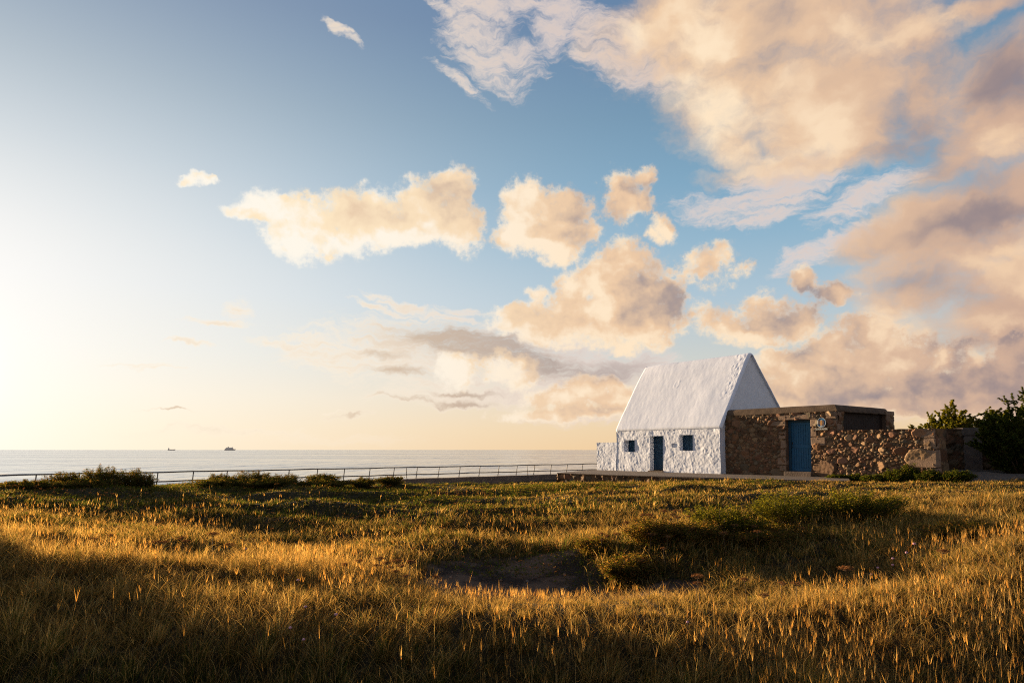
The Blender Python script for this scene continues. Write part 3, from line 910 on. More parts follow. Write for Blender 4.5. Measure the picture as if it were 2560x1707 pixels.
G.quad([(N_O[0], .14, N_O[2]), (N_O[1], .14, N_O[2]), (N_O[1], .14, N_O[3]), (N_O[0], .14, N_O[3])], wcol)
# right end of the front wall and the gable ends (profile of the roof)
PROF = np.array([(-.02, 1.90), (.27, 2.37), (.58, 2.83), (1.2, 3.75), (1.84, 4.74), (2.12, 5.11), (2.20, 5.185), (2.28, 5.205), (2.37, 5.165), (2.62, 4.89), (3.55, 3.91), (4.44, 2.97), (5.35, 1.98)])
k_top = 7
def prof_front(z):
    return np.interp(z, PROF[:k_top + 1, 1], PROF[:k_top + 1, 0])
def prof_back(z):
    b = PROF[k_top:][::-1]
    return np.interp(z, b[:, 1], b[:, 0])
for xg, sgn in ((0.0, 1), (-5.84, -1)):
    zs = np.r_[np.linspace(-.25, 1.90, 40), np.linspace(1.95, 5.19, 70)]
    s = np.linspace(0, 1, 60)
    Zg = np.repeat(zs[:, None], 60, 1)
    yf = np.where(zs < 1.9, -0.02 - 0.03 * np.clip(1 - zs, 0, 1.2), prof_front(zs) + 0.02); yb = np.where(zs < 1.98, 5.3, prof_back(zs) - 0.02)
    Yg = yf[:, None] + (yb - yf)[:, None] * s[None, :]
    o_ = 0.018 * fbm(Yg * 2.2, Zg * 2.2, 3, 3) + 0.008 * fbm(Yg * 9, Zg * 9, 4, 3) + 0.03 * np.clip(1 - Zg, 0, 1)
    G.sheet(np.stack([xg + sgn * o_, Yg, Zg], -1), flip=(sgn < 0))
# back wall
G.quad([(0, 5.3, -.25), (-5.84, 5.3, -.25), (-5.84, 5.3, 2.0), (0, 5.3, 2.0)], wcol, 12)
G.build("wall", M_WHITE, cottage)

# roof: one rendered skin, lumpy, rounded at its ends and over the ridge
def roof_skin():
    seg = np.r_[0, np.cumsum(np.linalg.norm(np.diff(PROF, axis=0), axis=1))]
    tt = np.linspace(0, seg[-1], 190)
    py = np.interp(tt, seg, PROF[:, 0]); pz = np.interp(tt, seg, PROF[:, 1])
    for _ in range(3):                          # soften the profile's corners
        py[1:-1] = (py[:-2] + py[1:-1] * 2 + py[2:]) / 4; pz[1:-1] = (pz[:-2] + pz[1:-1] * 2 + pz[2:]) / 4
    dy = np.gradient(py); dzz = np.gradient(pz); ln = np.hypot(dy, dzz)
    ny_, nz_ = -dzz / ln, dy / ln
    xs = np.linspace(-5.90, 0.10, 180)
    X, T = np.meshgrid(xs, tt)
    base = 0.055
    lump = 0.016 * fbm(X * 0.8, T * 0.6, 51, 2) + 0.0032 * fbm(X * 3.4 + T * .6, T * 1.1, 52, 3) + 0.0022 * fbm(X * 9 + T * 2, T * 4, 53, 3)
    # rough band near the right gable
    band = np.clip((X + 0.62 + 0.10 * np.sin(T * 2.0)) / 0.10, 0, 1) * np.clip((T - 1.3) / 0.6, 0, 1)
    lump = lump + band * (0.020 * np.abs(fbm(X * 11, T * 11, 54, 2)) - 0.004)
    # an old repair
    rr2 = np.hypot((X + 3.25) / 0.13, (T - 2.55) / 0.20)
    lump = lump + 0.009 * np.exp(-((rr2 - 1) / 0.30) ** 2) * np.clip(fbm(X * 7, T * 7, 57, 2) + .5, 0, 1)
    off = base + lump
    rad = 0.10
    e = np.minimum(X - xs[0], xs[-1] - X)
    cut = np.where(e < rad, rad - np.sqrt(np.clip(rad ** 2 - (rad - e) ** 2, 0, None)), 0)
    off = off - cut
    eave = np.clip(1 - T / 0.07, 0, 1)
    off = off - 0.05 * eave ** 2
    sag = -0.05 * np.sin(np.clip((X + 5.84) / 5.84, 0, 1) * math.pi) * np.clip((T - 2.5) / 1.2, 0, 1) * 0.6 - 0.08 * np.clip(-(X + 4.9), 0, 1) * np.clip((T - 2.5) / 1.2, 0, 1)
    P = np.stack([X, py[:, None] + ny_[:, None] * off, pz[:, None] + nz_[:, None] * off + sag], -1)
    return P
Gr = Grid()
P = roof_skin()
Gr.sheet(P)
# close the eaves and verges
def strip(a, b):
    Gr.sheet(np.stack([a, b], 0))
lo = P[0].copy(); lo2 = lo.copy(); lo2[:, 1] += 0.09; lo2[:, 2] -= 0.02
strip(lo2, lo)
hi = P[-1].copy(); hi2 = hi.copy(); hi2[:, 1] -= 0.12; strip(hi, hi2)
for k in (0, -1):
    a = P[:, k].copy(); b = a.copy(); b[:, 0] += 0.16 if k == 0 else -0.16
    strip(*((a, b) if k == 0 else (b, a)))
Gr.build("roof", M_RENDER, cottage)

def board_panel(name, x0, x1, y, z0, z1, boards, parent, material, split=None, label=None):
    S = Shape()
    wd = (x1 - x0) / boards
    spans = [(z0, z1)] if split is None else [(z0, split - .006), (split + .006, z1)]
    for (a, b) in spans:
        for k in range(boards):
            S.box(x0 + k * wd + .004, x0 + (k + 1) * wd - .004, y, y + .03, a, b)
    S.box(x0, x1, y + .02, y + .05, z0, z1)
    o = S.build(name, material, parent, bevel=0.004)
    if label: o['label'] = label
    return o
sh = board_panel("shutter", W_O[0] + .002, W_O[1] - .002, .30, W_O[2] + .002, W_O[3] - .002, 3, cottage, M_NAVY)
sh = board_panel("shutter", V_O[0] + .002, V_O[1] - .002, .22, V_O[2] + .002, V_O[3] - .002, 4, cottage, M_NAVY)
dr = board_panel("door", D_O[0] + .002, D_O[1] - .002, .25, D_O[2] + .03, D_O[3] - .002, 5, cottage, M_NAVY, split=.86)
S = Shape(); S.tube([(D_O[1] - .12, .25, .98), (D_O[1] - .12, .20, .98), (D_O[1] - .12, .20, 1.08), (D_O[1] - .12, .25, 1.08)], .01, 6); S.build("handle", M_IRON, dr)
S = Shape(); S.box(D_O[0] - .05, D_O[1] + .04, -.12, .26, -.02, .062); S.build("doorstep", M_PAVE, cottage, bevel=0.015)

# the white wall that runs on from the cottage front
gw = empty("garden_wall", L(-5.86, 0.0), RZ)
set_props(gw, "low white roughcast wall running on from the far end of the cottage front", "wall")
G = Grid()
stone_front(G, -1.36, -.004, -.3, 1.36, place_front(0.02), seed=15, amp=0.015, white=(1, 1, 1), sizes=((.13, 20), (.085, 120), (.055, 400), (.035, 1200)))
G.quad([(-1.36, .02, 1.36), (-.004, .02, 1.36), (-.004, .40, 1.355), (-1.36, .40, 1.355)], wcol, 12)
G.quad([(-1.36, .40, -.3), (-1.36, .02, -.3), (-1.36, .02, 1.36), (-1.36, .40, 1.355)], wcol, 12)
G.quad([(-.004, .40, -.3), (-1.36, .40, -.3), (-1.36, .40, 1.355), (-.004, .40, 1.355)], wcol, 12)
G.build("wall", M_WHITE, gw)

# ------------------------------------------------------------------ granite outbuilding
store = empty("outbuilding", L(0.0, 0.35), RZ)
set_props(store, "flat topped brown granite outbuilding with a tall blue plank door beside the cottage", "outbuilding")
SD = (2.74, 3.75, .17, 2.14)
G = Grid()
stone_front(G, 0.02, 2.74, -.35, 2.41, place_front(0.0), (), seed=21, amp=0.045, tone=1.0, sizes=((.12, 14), (.085, 160), (.055, 1200), (.036, 3500), (.024, 3000)), manual=((2.56, 1.55, .12), (2.2, 2.02, .16), (1.3, .25, .16), (2.35, .1, .2), (.9, .3, .14), (2.5, .55, .15), (1.9, 1.0, .11)))
stone_front(G, 2.74, 3.75, -.35, 2.41, place_front(0.0), (SD,), seed=22, amp=0.04, tone=.8)
stone_front(G, 3.75, 4.73, -.35, 2.41, lambda X, Z, o: np.stack([X, 0.02 - o, Z], -1), (), seed=25, amp=0.085, tone=1.25, sizes=((.10, 12), (.07, 160), (.045, 900), (.028, 2500)), manual=((4.22, .30, .34), (4.50, .95, .12), (3.95, 1.12, .13), (3.92, 2.02, .14), (4.45, 2.3, .13), (4.5, 2.02, .12), (4.52, 1.62, .13)))  # stones right of the door toned up to imitate grazing sunlight
reveals(G, SD, -.02, .30, tuple(np.array((.13, .085, .06))))
# right side: two piers with a boarded gap between them
GAP = (.43, 3.94, .2, 2.41)
stone_front(G, 0.0, 4.69, -.35, 2.41, place_side(4.73), (GAP,), seed=23, amp=0.05, tone=0.9, sizes=((.22, 60), (.14, 200), (.08, 500), (.05, 900)), step=0.04)
q = [(4.73, GAP[0], GAP[2]), (4.50, GAP[0], GAP[2]), (4.50, GAP[0], GAP[3]), (4.73, GAP[0], GAP[3])]
G.quad(q[::-1], (.12, .08, .06)); q2 = [(p[0], GAP[1], p[2]) for p in q]; G.quad(q2, (.12, .08, .06))
G.quad([(4.73, 4.69, -.35), (0.02, 4.69, -.35), (0.02, 4.69, 2.5), (4.73, 4.69, 2.5)], (.12, .08, .06), 12)
G.build("wall", M_STONE, store)

def jit_poly(S, pts_front, z_pairs):
    pass
# coping along the front and the right side: a weathered slope with a ragged lower edge
def coping():
    G = Grid()
    n = 150
    def run(p0, p1, inward, flip):
        p0 = np.array(p0); p1 = np.array(p1); inw = np.array(inward)
        t = np.linspace(0, 1, n)
        ln = np.linalg.norm(p1 - p0)
        rag = 0.018 * fbm(t * ln * 3, t * 0 + 3.1, 61, 3); und = 0.012 * fbm(t * ln * 1.2, t * 0 + 1.1, 62, 3)
        prof = [(0.30, 2.40), (-.03, 2.40), (-.03, 2.425), (.07, 2.60), (.12, 2.655), (.20, 2.67), (.75, 2.66)]
        rows = []
        for (o, z) in prof:
            # mitre: the ends follow the diagonal at the corner
            a = p0[None] * (1 - t[:, None]) + p1[None] * t[:, None]
            pos = a + inw[None] * o
            if flip == 0:                        # front run, mitred at its right end
                pos[:, 0] = p0[0] + (p1[0] - o - p0[0]) * t
            else:                                # side run, mitred at its near end
                pos[:, 1] = p0[1] + o + (p1[1] - p0[1] - o) * t
            zz = z + (rag if z < 2.43 else und) * (1 if z < 2.66 else 0.4)
            rows.append(np.c_[pos[:, 0], pos[:, 1], np.broadcast_to(zz, (n,))])
        P = np.stack(rows, 0)
        # subdivide the slope for relief
        G.sheet(P, flip=False)
        e = P[:, 0] if flip == 0 else P[:, -1]
        G.V.append(e); G.C.append(np.ones((len(e), 3))); 
        G.n += len(e)
    run((0.02, 0, 0), (4.73, 0, 0), (0, 1, 0), 0)
    run((4.73, 0, 0), (4.73, 4.25, 0), (-1, 0, 0), 1)
    return G.build("coping", M_COPE, store, smooth=False)
coping()
S = Shape(); S.box(.05, 4.0, .70, 4.68, 2.45, 2.645); S.build("roof", M_COPE, store, bevel=0.01)
# lintel, jamb stones and step
S = Shape(); S.box(2.46, 3.96, -.035, .26, 2.145, 2.335); S.build("lintel", M_BLOCK, store, bevel=0.02)
r = np.random.default_rng(5)
def block(name, x0, x1, z0, z1, out=.03, dep=.2, parent=store, side=None, m=None):
    S = Shape()
    if side is None:
        S.box(x0, x1, -out, dep, z0, z1)
    else:
        S.box(side - dep, side + out, x0, x1, z0, z1)
    for k, p in enumerate(S.v):
        S.v[k] = (p[0] + r.uniform(-.012, .012), p[1] + r.uniform(-.008, .008), p[2] + r.uniform(-.012, .012))
    return S.build(name, m or M_BLOCK, parent, bevel=0.022, seg=2)
for (x0, x1, z0, z1, o) in ((2.44, 2.735, 1.42, 1.68, .045), (2.10, 2.735, 1.93, 2.10, .04), (2.52, 2.735, 1.05, 1.36, .035), (2.38, 2.735, .42, .70, .045), (2.50, 2.735, .74, 1.0, .03), (2.45, 2.735, .17, .38, .03),
                        (3.755, 4.02, 1.86, 2.13, .05), (4.40, 4.74, 1.86, 2.12, .03), (4.36, 4.745, 2.14, 2.385, .05), (3.755, 3.98, 1.50, 1.82, .05), (3.755, 4.3, 1.16, 1.46, .055)):
    block("dressed_stone", x0, x1, z0, z1, o)
for (y0, y1, z0, z1) in ((.02, .40, 1.98, 2.38), (.02, .36, 1.62, 1.94), (3.97, 4.66, 2.05, 2.36), (3.97, 4.70, 1.76, 2.02), (3.97, 4.62, 1.5, 1.73), (3.97, 4.72, 2.38, 2.56)):
    block("dressed_stone", y0, y1, z0, z1, .03, .3, side=4.73)
S = Shape(); S.box(2.70, 3.80, -.16, .30, -.02, .172); S.build("doorstep", M_PAVE, store, bevel=0.02)
# boarded gap
S = Shape()
for k in range(18):
    y0 = GAP[0] + (GAP[1] - GAP[0]) * k / 18
    S.box(4.56, 4.59, y0 + .004, y0 + (GAP[1] - GAP[0]) / 18 - .004, GAP[2], GAP[3])
S.box(4.53, 4.562, GAP[0], GAP[1], GAP[2], GAP[3])
S.build("boarding", M_DARKW, store, bevel=0.003)
# door frame and door
S = Shape()
S.box(SD[0], SD[0] + .10, .16, .26, SD[2], SD[3]); S.box(SD[1] - .06, SD[1], .16, .26, SD[2], SD[3]); S.box(SD[0] + .10, SD[1] - .06, .16, .26, SD[3] - .09, SD[3])
S.build("door_frame", M_BLUEF, store, bevel=0.006)
def plank_door():
    S = Shape()
    x0, x1, z0, z1 = SD[0] + .105, SD[1] - .065, SD[2] + .01, SD[3] - .095
    S.box(x0, x1, .225, .25, z0, z1)
    S.box(x0, x0 + .09, .20, .2245, z0, z1); S.box(x1 - .07, x1, .20, .2245, z0, z1)
    zm = z0 + (z1 - z0) * .47
    for (a, b) in ((z0, z0 + .12), (zm, zm + .16), (z1 - .10, z1)):
        S.box(x0 + .091, x1 - .071, .201, .2245, a, b)
    n = 7
    wx = (x1 - x0 - .165) / n
    for (a, b) in ((z0 + .121, zm - .001), (zm + .161, z1 - .101)):
        for k in range(n):
            S.box(x0 + .0925 + k * wx + .005, x0 + .0925 + (k + 1) * wx - .005, .208, .2247, a, b)
    return S.build("door", M_BLUE, store, bevel=0.004)
pd = plank_door()
S = Shape(); S.tube([(SD[0] + .15, .20, 1.10), (SD[0] + .15, .15, 1.11), (SD[0] + .15, .15, 1.22), (SD[0] + .15, .20, 1.23)], .010, 6); S.build("handle", M_IRON, pd)
S = Shape(); S.box(SD[0] + .125, SD[0] + .165, .194, .201, 1.22, 1.30); S.build("keyhole_plate", M_IRON, pd, bevel=.003)

# signs on the outbuilding
M_SWHITE = m_plain("sign white enamel", (.30, .36, .42), (.42, .47, .52), 8, 0.4, 0.05, 50, 0.002)
M_SBLUE = m_plain("sign blue enamel", (.02, .13, .30), (.03, .18, .38), 8, 0.4, 0.05, 50, 0.002)
M_SGOLD = m_plain("sign tower ochre", (.42, .20, .05), (.55, .28, .08), 12, 0.5, 0.1, 50, 0.002)
M_SGREEN = m_plain("sign dark green", (.012, .028, .018), (.02, .04, .026), 8, 0.5, 0.05, 50, 0.002)
M_SBROWN = m_plain("sign brown", (.10, .05, .02), (.16, .08, .03), 10, 0.5, 0.05, 50, 0.002)
plaque = empty("plaque", L(4.21, .35 - .075, 2.0), RZ)
set_props(plaque, "round painted plaque with a white rim and an ochre tower on blue", "sign")
def disc(S, cx, cz, rx, rz, y0, y1, n=40, a0=0, a1=360):
    ang = [R(a0 + (a1 - a0) * k / n) for k in range(n if a1 - a0 == 360 else n + 1)]
    f = [(cx + rx * math.cos(a), y0, cz + rz * math.sin(a)) for a in ang]; b = [(x, y1, z) for x, _, z in f]
    m = len(f)
    S.add(f + b, [tuple(range(m)), tuple(range(2 * m - 1, m - 1, -1))] + [(k, m + k, m + (k + 1) % m, (k + 1) % m) for k in range(m)])
S = Shape(); disc(S, 0, 0, .155, .18, -.012, .014); S.build("disc", M_SBLUE, plaque)
S = Shape()
ring = [(.158 * math.cos(R(a)), -.014, .183 * math.sin(R(a))) for a in range(0, 361, 9)]
S.tube(ring, .009, 8); S.build("rim", M_SWHITE, plaque, smooth=True)
S = Shape(); disc(S, -.005, .01, .072, .10, -.017, -.0125, 24); S.build("halo", M_SWHITE, plaque)
S = Shape(); S.box(-.045, .035, -.024, -.0175, -.125, .055); disc(S, -.005, .055, .04, .03, -.0245, -.018, 16, 0, 180); S.build("tower", M_SGOLD, plaque)
for (a_, b_, c_, d_) in ((-.115, -.075, -.06, .09), (.07, .10, -.10, .07)):
    S = Shape(); S.box(a_, b_, -.020, -.0125, c_, d_); S.build("figure", M_SBROWN, plaque, bevel=.003)
S = Shape(); disc(S, -.005, -.128, .05, .035, -.030, -.0255, 20); S.tube([(-.15, -.02, -.10), (-.08, -.024, -.150), (0, -.026, -.165), (.08, -.024, -.150), (.14, -.02, -.10)], .014, 8); S.build("scroll", M_SWHITE, plaque)
board = empty("name_board", L(4.205, .35 - .075, 1.765), RZ)
set_props(board, "narrow dark name board reading LE DON HILTON below the round plaque", "sign")
S = Shape(); S.box(-.235, .235, -.012, .014, -.050, .050); S.build("board", M_SGREEN, board, bevel=.004)
S = Shape(); S.box(-.235, .235, -.018, -.0125, .040, .050); S.box(-.235, .235, -.018, -.0125, -.050, -.040); S.build("edge_strip", M_SBROWN, board)
cu = bpy.data.curves.new("lettering", 'FONT')
cu.body = "LE DON HILTON"; cu.size = 0.075; cu.align_x = 'CENTER'; cu.align_y = 'CENTER'; cu.extrude = 0.002; cu.offset = 0.0022
M_LETTER = m_plain("white painted letters", (.74, .74, .72), (.80, .80, .78), 8, 0.5, 0.05, 50, 0.002)
cu.materials.append(M_LETTER)
tmp = bpy.data.objects.new("lettering", cu)
COL.objects.link(tmp)
bpy.context.view_layer.update()
me = bpy.data.meshes.new_from_object(tmp.evaluated_get(bpy.context.evaluated_depsgraph_get()))
bpy.data.objects.remove(tmp)
me.materials.clear()
wdt = max(v.co.x for v in me.vertices) - min(v.co.x for v in me.vertices)
lt = link("lettering", me, M_LETTER, board)
lt.rotation_euler = (R(90), 0, 0); lt.location = (0, -.0145, 0); lt.scale = (.43 / wdt, 1.0, 1)

# ------------------------------------------------------------------ granite boundary wall on the right
bw = empty("boundary_wall", L(4.74, 0.35), RZ)
set_props(bw, "head high granite rubble wall with big corner blocks running right from the outbuilding", "wall")
G = Grid()
LW = 3.22
batter = lambda X, Z, o: np.stack([X, 0.0 - o - 0.02 * (1.7 - Z), Z], -1)
stone_front(G, 0.02, LW, -.35, 1.70, batter, seed=33, amp=0.08, tone=1.15, sizes=((.12, 12), (.08, 140), (.052, 1000), (.034, 3500), (.024, 3000)), manual=((.62, 1.02, .12), (1.55, 1.0, .10), (2.2, .95, .17), (2.72, .72, .34), (1.5, .45, .17), (.45, 1.42, .12), (.62, 1.43, .10), (1.9, 1.52, .10), (1.15, 1.35, .11), (2.95, 1.25, .14), (2.75, 1.56, .17), (.2, .6, .13)))  # front face toned up, grazing sun put into the stone colour
endp = lambda Y, Z, o: np.stack([LW + o * 0.6 + 0.03 * (1.7 - Z), Y, Z], -1)
stone_front(G, 0.0, .85, -.35, 1.70, endp, seed=35, amp=0.04, tone=0.8, sizes=((.26, 30), (.16, 80), (.07, 200), (.04, 300)), step=0.04)
# top, rough cement
xs = np.linspace(0.02, LW, 80); ys = np.linspace(-.02, .85, 14)
X, Y = np.meshgrid(xs, ys)
G.sheet(np.stack([X, Y, 1.70 + 0.012 * fbm(X * 5, Y * 5, 71, 3)], -1), col=(.15, .115, .09))
G.quad([(LW, .85, -.35), (0.02, .85, -.35), (0.02, .85, 1.7), (LW, .85, 1.7)], (.13, .09, .07), 10)
G.build("wall", M_STONE, bw)
for (x0, x1, z0, z1, o) in ((2.68, 3.23, 1.40, 1.69, .05), (2.90, 3.25, 1.02, 1.37, .06), (2.42, 3.27, .42, .99, .085), (2.95, 3.28, .12, .40, .05)):
    b_ = block("corner_block", x0, x1, z0, z1, o, .3, parent=bw)

# wall beyond, its shade put into a darker stone tone; lighter gate pier
fw = empty("back_wall", (16.7, 27.2, 0.0), 0)
set_props(fw, "shaded dark stone wall half hidden by the evergreen bush on the right", "wall")
G = Grid()
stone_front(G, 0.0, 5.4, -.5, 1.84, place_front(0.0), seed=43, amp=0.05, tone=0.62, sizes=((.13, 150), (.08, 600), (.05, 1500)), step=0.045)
G.quad([(0, 0, 1.84), (5.4, 0, 1.84), (5.4, .5, 1.84), (0, .5, 1.84)], (.1, .08, .065), 12)
G.quad([(0, .5, -.5), (0, 0, -.5), (0, 0, 1.84), (0, .5, 1.84)], (.1, .08, .065), 12)
G.quad([(5.4, .5, -.5), (0, .5, -.5), (0, .5, 1.84), (5.4, .5, 1.84)], (.1, .08, .065), 12)
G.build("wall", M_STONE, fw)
S = Shape(); S.box(1.25, 1.95, -.10, .5, -.4, 1.55); S.box(1.18, 1.98, -.12, .52, 1.56, 1.86); S.build("pier", m_plain("weathered pier stone", (.11, .09, .08), (.17, .14, .12), 4, .9, .5, 20, .02), fw, bevel=.03)

# ------------------------------------------------------------------ paved apron and its rubble edge
PAVE = [(2.0, 30.5), (4.45, 27.7), (7.0, 24.95), (9.0, 23.2), (10.15, 22.25), (10.95, 22.2), (11.75, 23.9)]
def apron():
    pts = [Vector((x, y, 0)) for x, y in PAVE] + [L(4.9, 1.0), L(-7.35, 1.0), L(-7.42, -.2)]
    top = [(p.x, p.y, 0.0 if i > 1 else -.02) for i, p in enumerate(pts)]
    bm = bmesh.new()
    vt = [bm.verts.new(p) for p in top]; vb = [bm.verts.new((p[0], p[1], -.05)) for p in top]
    bm.faces.new(vt[::-1] if False else vt); bm.faces.new(vb[::-1])
    n = len(vt)
    for k in range(n):
        bm.faces.new((vt[k], vb[k], vb[(k + 1) % n], vt[(k + 1) % n]))
    bmesh.ops.recalc_face_normals(bm, faces=bm.faces)
    me = bpy.data.meshes.new("pavement"); bm.to_mesh(me); bm.free()
    return link("pavement", me, M_PAVE)
set_props(apron(), "worn concrete apron in front of the cottage", "pavement", kind='structure')
rw = empty("retaining_wall", (2.0, 30.5, 0), 0)
set_props(rw, "knee high dark rubble edge below the concrete apron of the cottage", "wall")
G = Grid()
def edge_run(a, b, seed, z0=-.9):
    a = np.array(a); b = np.array(b); d = (b - a); ln = np.linalg.norm(d); d = d / ln
    nrm = np.array((d[1], -d[0]))
    if nrm[1] > 0: nrm = -nrm
    pl = lambda X, Z, o: np.stack([a[0] - 2.0 + d[0] * X + nrm[0] * (o - .07), a[1] - 30.5 + d[1] * X + nrm[1] * (o - .07), Z], -1)
    stone_front(G, 0.0, ln, z0, -.045, pl, seed=seed, amp=0.06, tone=0.8, sizes=((.12, 60), (.08, 300), (.05, 600)), step=0.04)
edge_run((4.15, 34.0), (2.03, 30.5), 51)
for k in range(4):
    edge_run(PAVE[k], PAVE[k + 1], 52 + k)
G.build("rubble_face", M_STONE, rw)

# ------------------------------------------------------------------ sea wall and railing
RD = Vector((0.766, 0.643, 0)).normalized(); RN = Vector((-RD.y, RD.x, 0))
R0 = Vector((-20.38, 41.53, 0))
ang = math.atan2(RD.y, RD.x)
sw = empty("sea_wall", R0, ang)
set_props(sw, "long concrete sea wall carrying the railing along the shore", "wall")
S = Shape()
prof = [(-.30, -3.0), (-.28, -1.24), (-.25, -1.20), (.45, -1.20), (.47, -1.24), (.9, -9.0)]
n = 60
vs = []; fs = []
for i in range(n):
    x = -16 + 66 * i / (n - 1)
    for (y, z) in prof:
        vs.append((x, y, z + (0.012 * math.sin(i * 1.7) if z > -2 else 0)))
m = len(prof)
for i in range(n - 1):
    for k in range(m - 1):
        fs.append((i * m + k, (i + 1) * m + k, (i + 1) * m + k + 1, i * m + k + 1))
S.add(vs, fs); S.build("parapet", M_CONC, sw)

rail = empty("railing", R0, ang)
set_props(rail, "long two bar metal railing on leaning posts along the sea wall", "railing")
def rail_bar(z, name):
    S = Shape()
    pts = [(x, 0.10 + .05 * 0, z + 0.012 * math.sin(x * .9) + 0.008 * math.sin(x * 2.3)) for x in np.linspace(-15.5, 48, 90)]
    S.tube(pts, .040, 8); return S.build(name, M_RAIL, rail, smooth=True)
rail_bar(-.34, "top_bar"); rail_bar(-.89, "middle_bar")
post_me = None
lean = Shape()
lean.tube([(-.035, .20, -1.24), (-.01, .145, -.9), (.03, .10, -.34)], .032, 8)
lean.box(-.095, .025, .14, .26, -1.215, -1.185)
post_me = lean.mesh("post", smooth=False); post_me.materials.append(M_RAIL)
k = 0
x = -15.0
while x < 47.5:
    o = link("post", post_me, None, rail, (x, 0, 0)); x += 2.0 if x < 0 else 2.02
brace = Shape(); brace.tube([(0, .02, -1.24), (0, .10, -.34)], .028, 8); brace.box(-.05, .05, -.03, .07, -1.215, -1.185)
br_me = brace.mesh("brace"); br_me.materials.append(M_RAIL)
for x in (-6.3, 4.4, 16.2, 28.4, 40.5):
    link("brace", br_me, None, rail, (x, 0, 0))

# ------------------------------------------------------------------ ships on the horizon
M_HULL = m_plain("hull in haze tint", (.60, .50, .42), (.66, .56, .47), .02, .6, 0.0)  # hull and upperworks paled to stand in for distance haze
M_UPPER = m_plain("upperworks in haze tint", (.84, .78, .70), (.88, .82, .74), .02, .6, 0.0)
def hull(S, ln, wd, fb, sheer):
    n = 14; vs = []; 
    for i in range(n + 1):
        t = i / n; x = (t - .5) * ln
        w_ = wd / 2 * (1 - max(0, (t - .8) / .2) ** 2 * .95) * (1 - max(0, (.08 - t) / .08) * .3)
        zt = fb + sheer * max(0, (t - .75) / .25) ** 2
        vs += [(x - (ln * .03 if t > .95 else 0), -w_ * .8, -2), (x, -w_, zt), (x, w_, zt), (x - (ln * .03 if t > .95 else 0), w_ * .8, -2)]
    fs = []
    for i in range(n):
        a = i * 4; b = a + 4
        for k in range(4):
            fs.append((a + k, b + k, b + (k + 1) % 4, a + (k + 1) % 4))
    fs += [(0, 1, 2, 3), (n * 4 + 3, n * 4 + 2, n * 4 + 1, n * 4)]
    S.add(vs, fs)
def ship_at(px, Y, name, label):
    e = empty(name, ((px - 1280) / FPX * Y, Y, SEA), R(4)); set_props(e, label, "ship"); return e
fy = ship_at(576, 9000, "ferry", "large hazy ferry with tall upperworks on the horizon")
S = Shape(); hull(S, 142, 24, 13, 6); S.build("hull", M_HULL, fy)
S = Shape(); S.box(-62, 42, -11, 11, 13, 24); S.box(-54, 36, -10, 10, 24, 31); S.box(-50, 26, -9, 9, 31, 36); S.box(24, 33, -12, 12, 31, 40); S.build("superstructure", M_UPPER, fy)
S = Shape(); S.box(-30, -18, -5, 5, 36, 48, taper=.8); S.build("funnel", M_HULL, fy)
for (x_, a_, b_) in ((26, 40, 54), (-45, 36, 44)):
    S = Shape(); S.tube([(x_, 0, a_), (x_, 0, b_)], .8, 6); S.build("mast", M_HULL, fy)
cs = ship_at(430, 9600, "cargo_ship", "smaller hazy cargo ship with its bridge at the left end on the horizon")
S = Shape(); hull(S, 104, 17, 8, 4); S.build("hull", M_HULL, cs)
S = Shape(); S.box(-46, -32, -8, 8, 8, 26); S.box(-44, -35, -8.5, 8.5, 26, 31); S.build("superstructure", M_UPPER, cs)
S = Shape(); S.box(42, 48, -5, 5, 8, 15); S.build("forecastle", M_UPPER, cs)
for x in (-22, -4, 14, 30):
    S = Shape(); S.box(x, x + 13, -7, 7, 8, 12.5); S.build("hatch_cover", M_HULL, cs)
for (x_, a_, b_) in ((-40, 31, 42), (46, 15, 26)):
    S = Shape(); S.tube([(x_, 0, a_), (x_, 0, b_)], .7, 6); S.build("mast", M_HULL, cs)

# ------------------------------------------------------------------ vegetation
M_GRASS = m_leaf("dry grass", 0.60, (1.25, 1.08, 0.66), 0.0)
M_LEAF = m_leaf("green leaves", 0.42, (1.35, 1.25, 0.45))
M_SCRUB = m_leaf("scrub leaves", 0.60, (1.5, 1.2, 0.5))
M_DRY = m_leaf("dried flower heads", 0.25, (1.2, .9, .6))
M_STEM = m_plain("woody stems", (.06, .04, .025), (.11, .075, .045), 20, .9, .3, 60, .003)

PV = np.array(PAVE + [tuple(L(4.9, 1.0))[:2], tuple(L(-7.35, 1.0))[:2], tuple(L(-7.42, -.2))[:2]])
def in_poly(x, y, poly):
    c = np.zeros(x.shape, bool); n = len(poly)
    for i in range(n):
        x0, y0 = poly[i]; x1, y1 = poly[(i + 1) % n]
        t = ((y0 > y) != (y1 > y)) & (x < (x1 - x0) * (y - y0) / (y1 - y0 + 1e-12) + x0)
        c ^= t
    return c
def blocked(x, y):
    c = in_poly(x, y, PV)
    lx = (x - C0.x) * AX.x + (y - C0.y) * AX.y; ly = (x - C0.x) * AY.x + (y - C0.y) * AY.y
    c |= (lx > -7.3) & (lx < 8.1) & (ly > -.02) & (ly < 6)
    side = (x - R0.x) * RN.x + (y - R0.y) * RN.y
    c |= side > -0.35
    return c

def sample(y0, y1, density):
    """Random spots of the land between two distances, a little wider than the view."""
    n = int(density * (y1 - y0) * (0.80 * (y0 + y1) + 4.4))
    y = np.sqrt(rng.uniform((y0 + 1.5) ** 2, (y1 + 1.5) ** 2, n)) - 1.5
    x = rng.uniform(-1, 1, n) * (0.80 * y + 2.2)
    keep = ~blocked(x, y)
    keep &= rng.uniform(0, 1, n) > bare(x, y) * 1.02
    keep &= rng.uniform(0, 1, n) > sand(x, y) * 1.1
    return x[keep], y[keep]

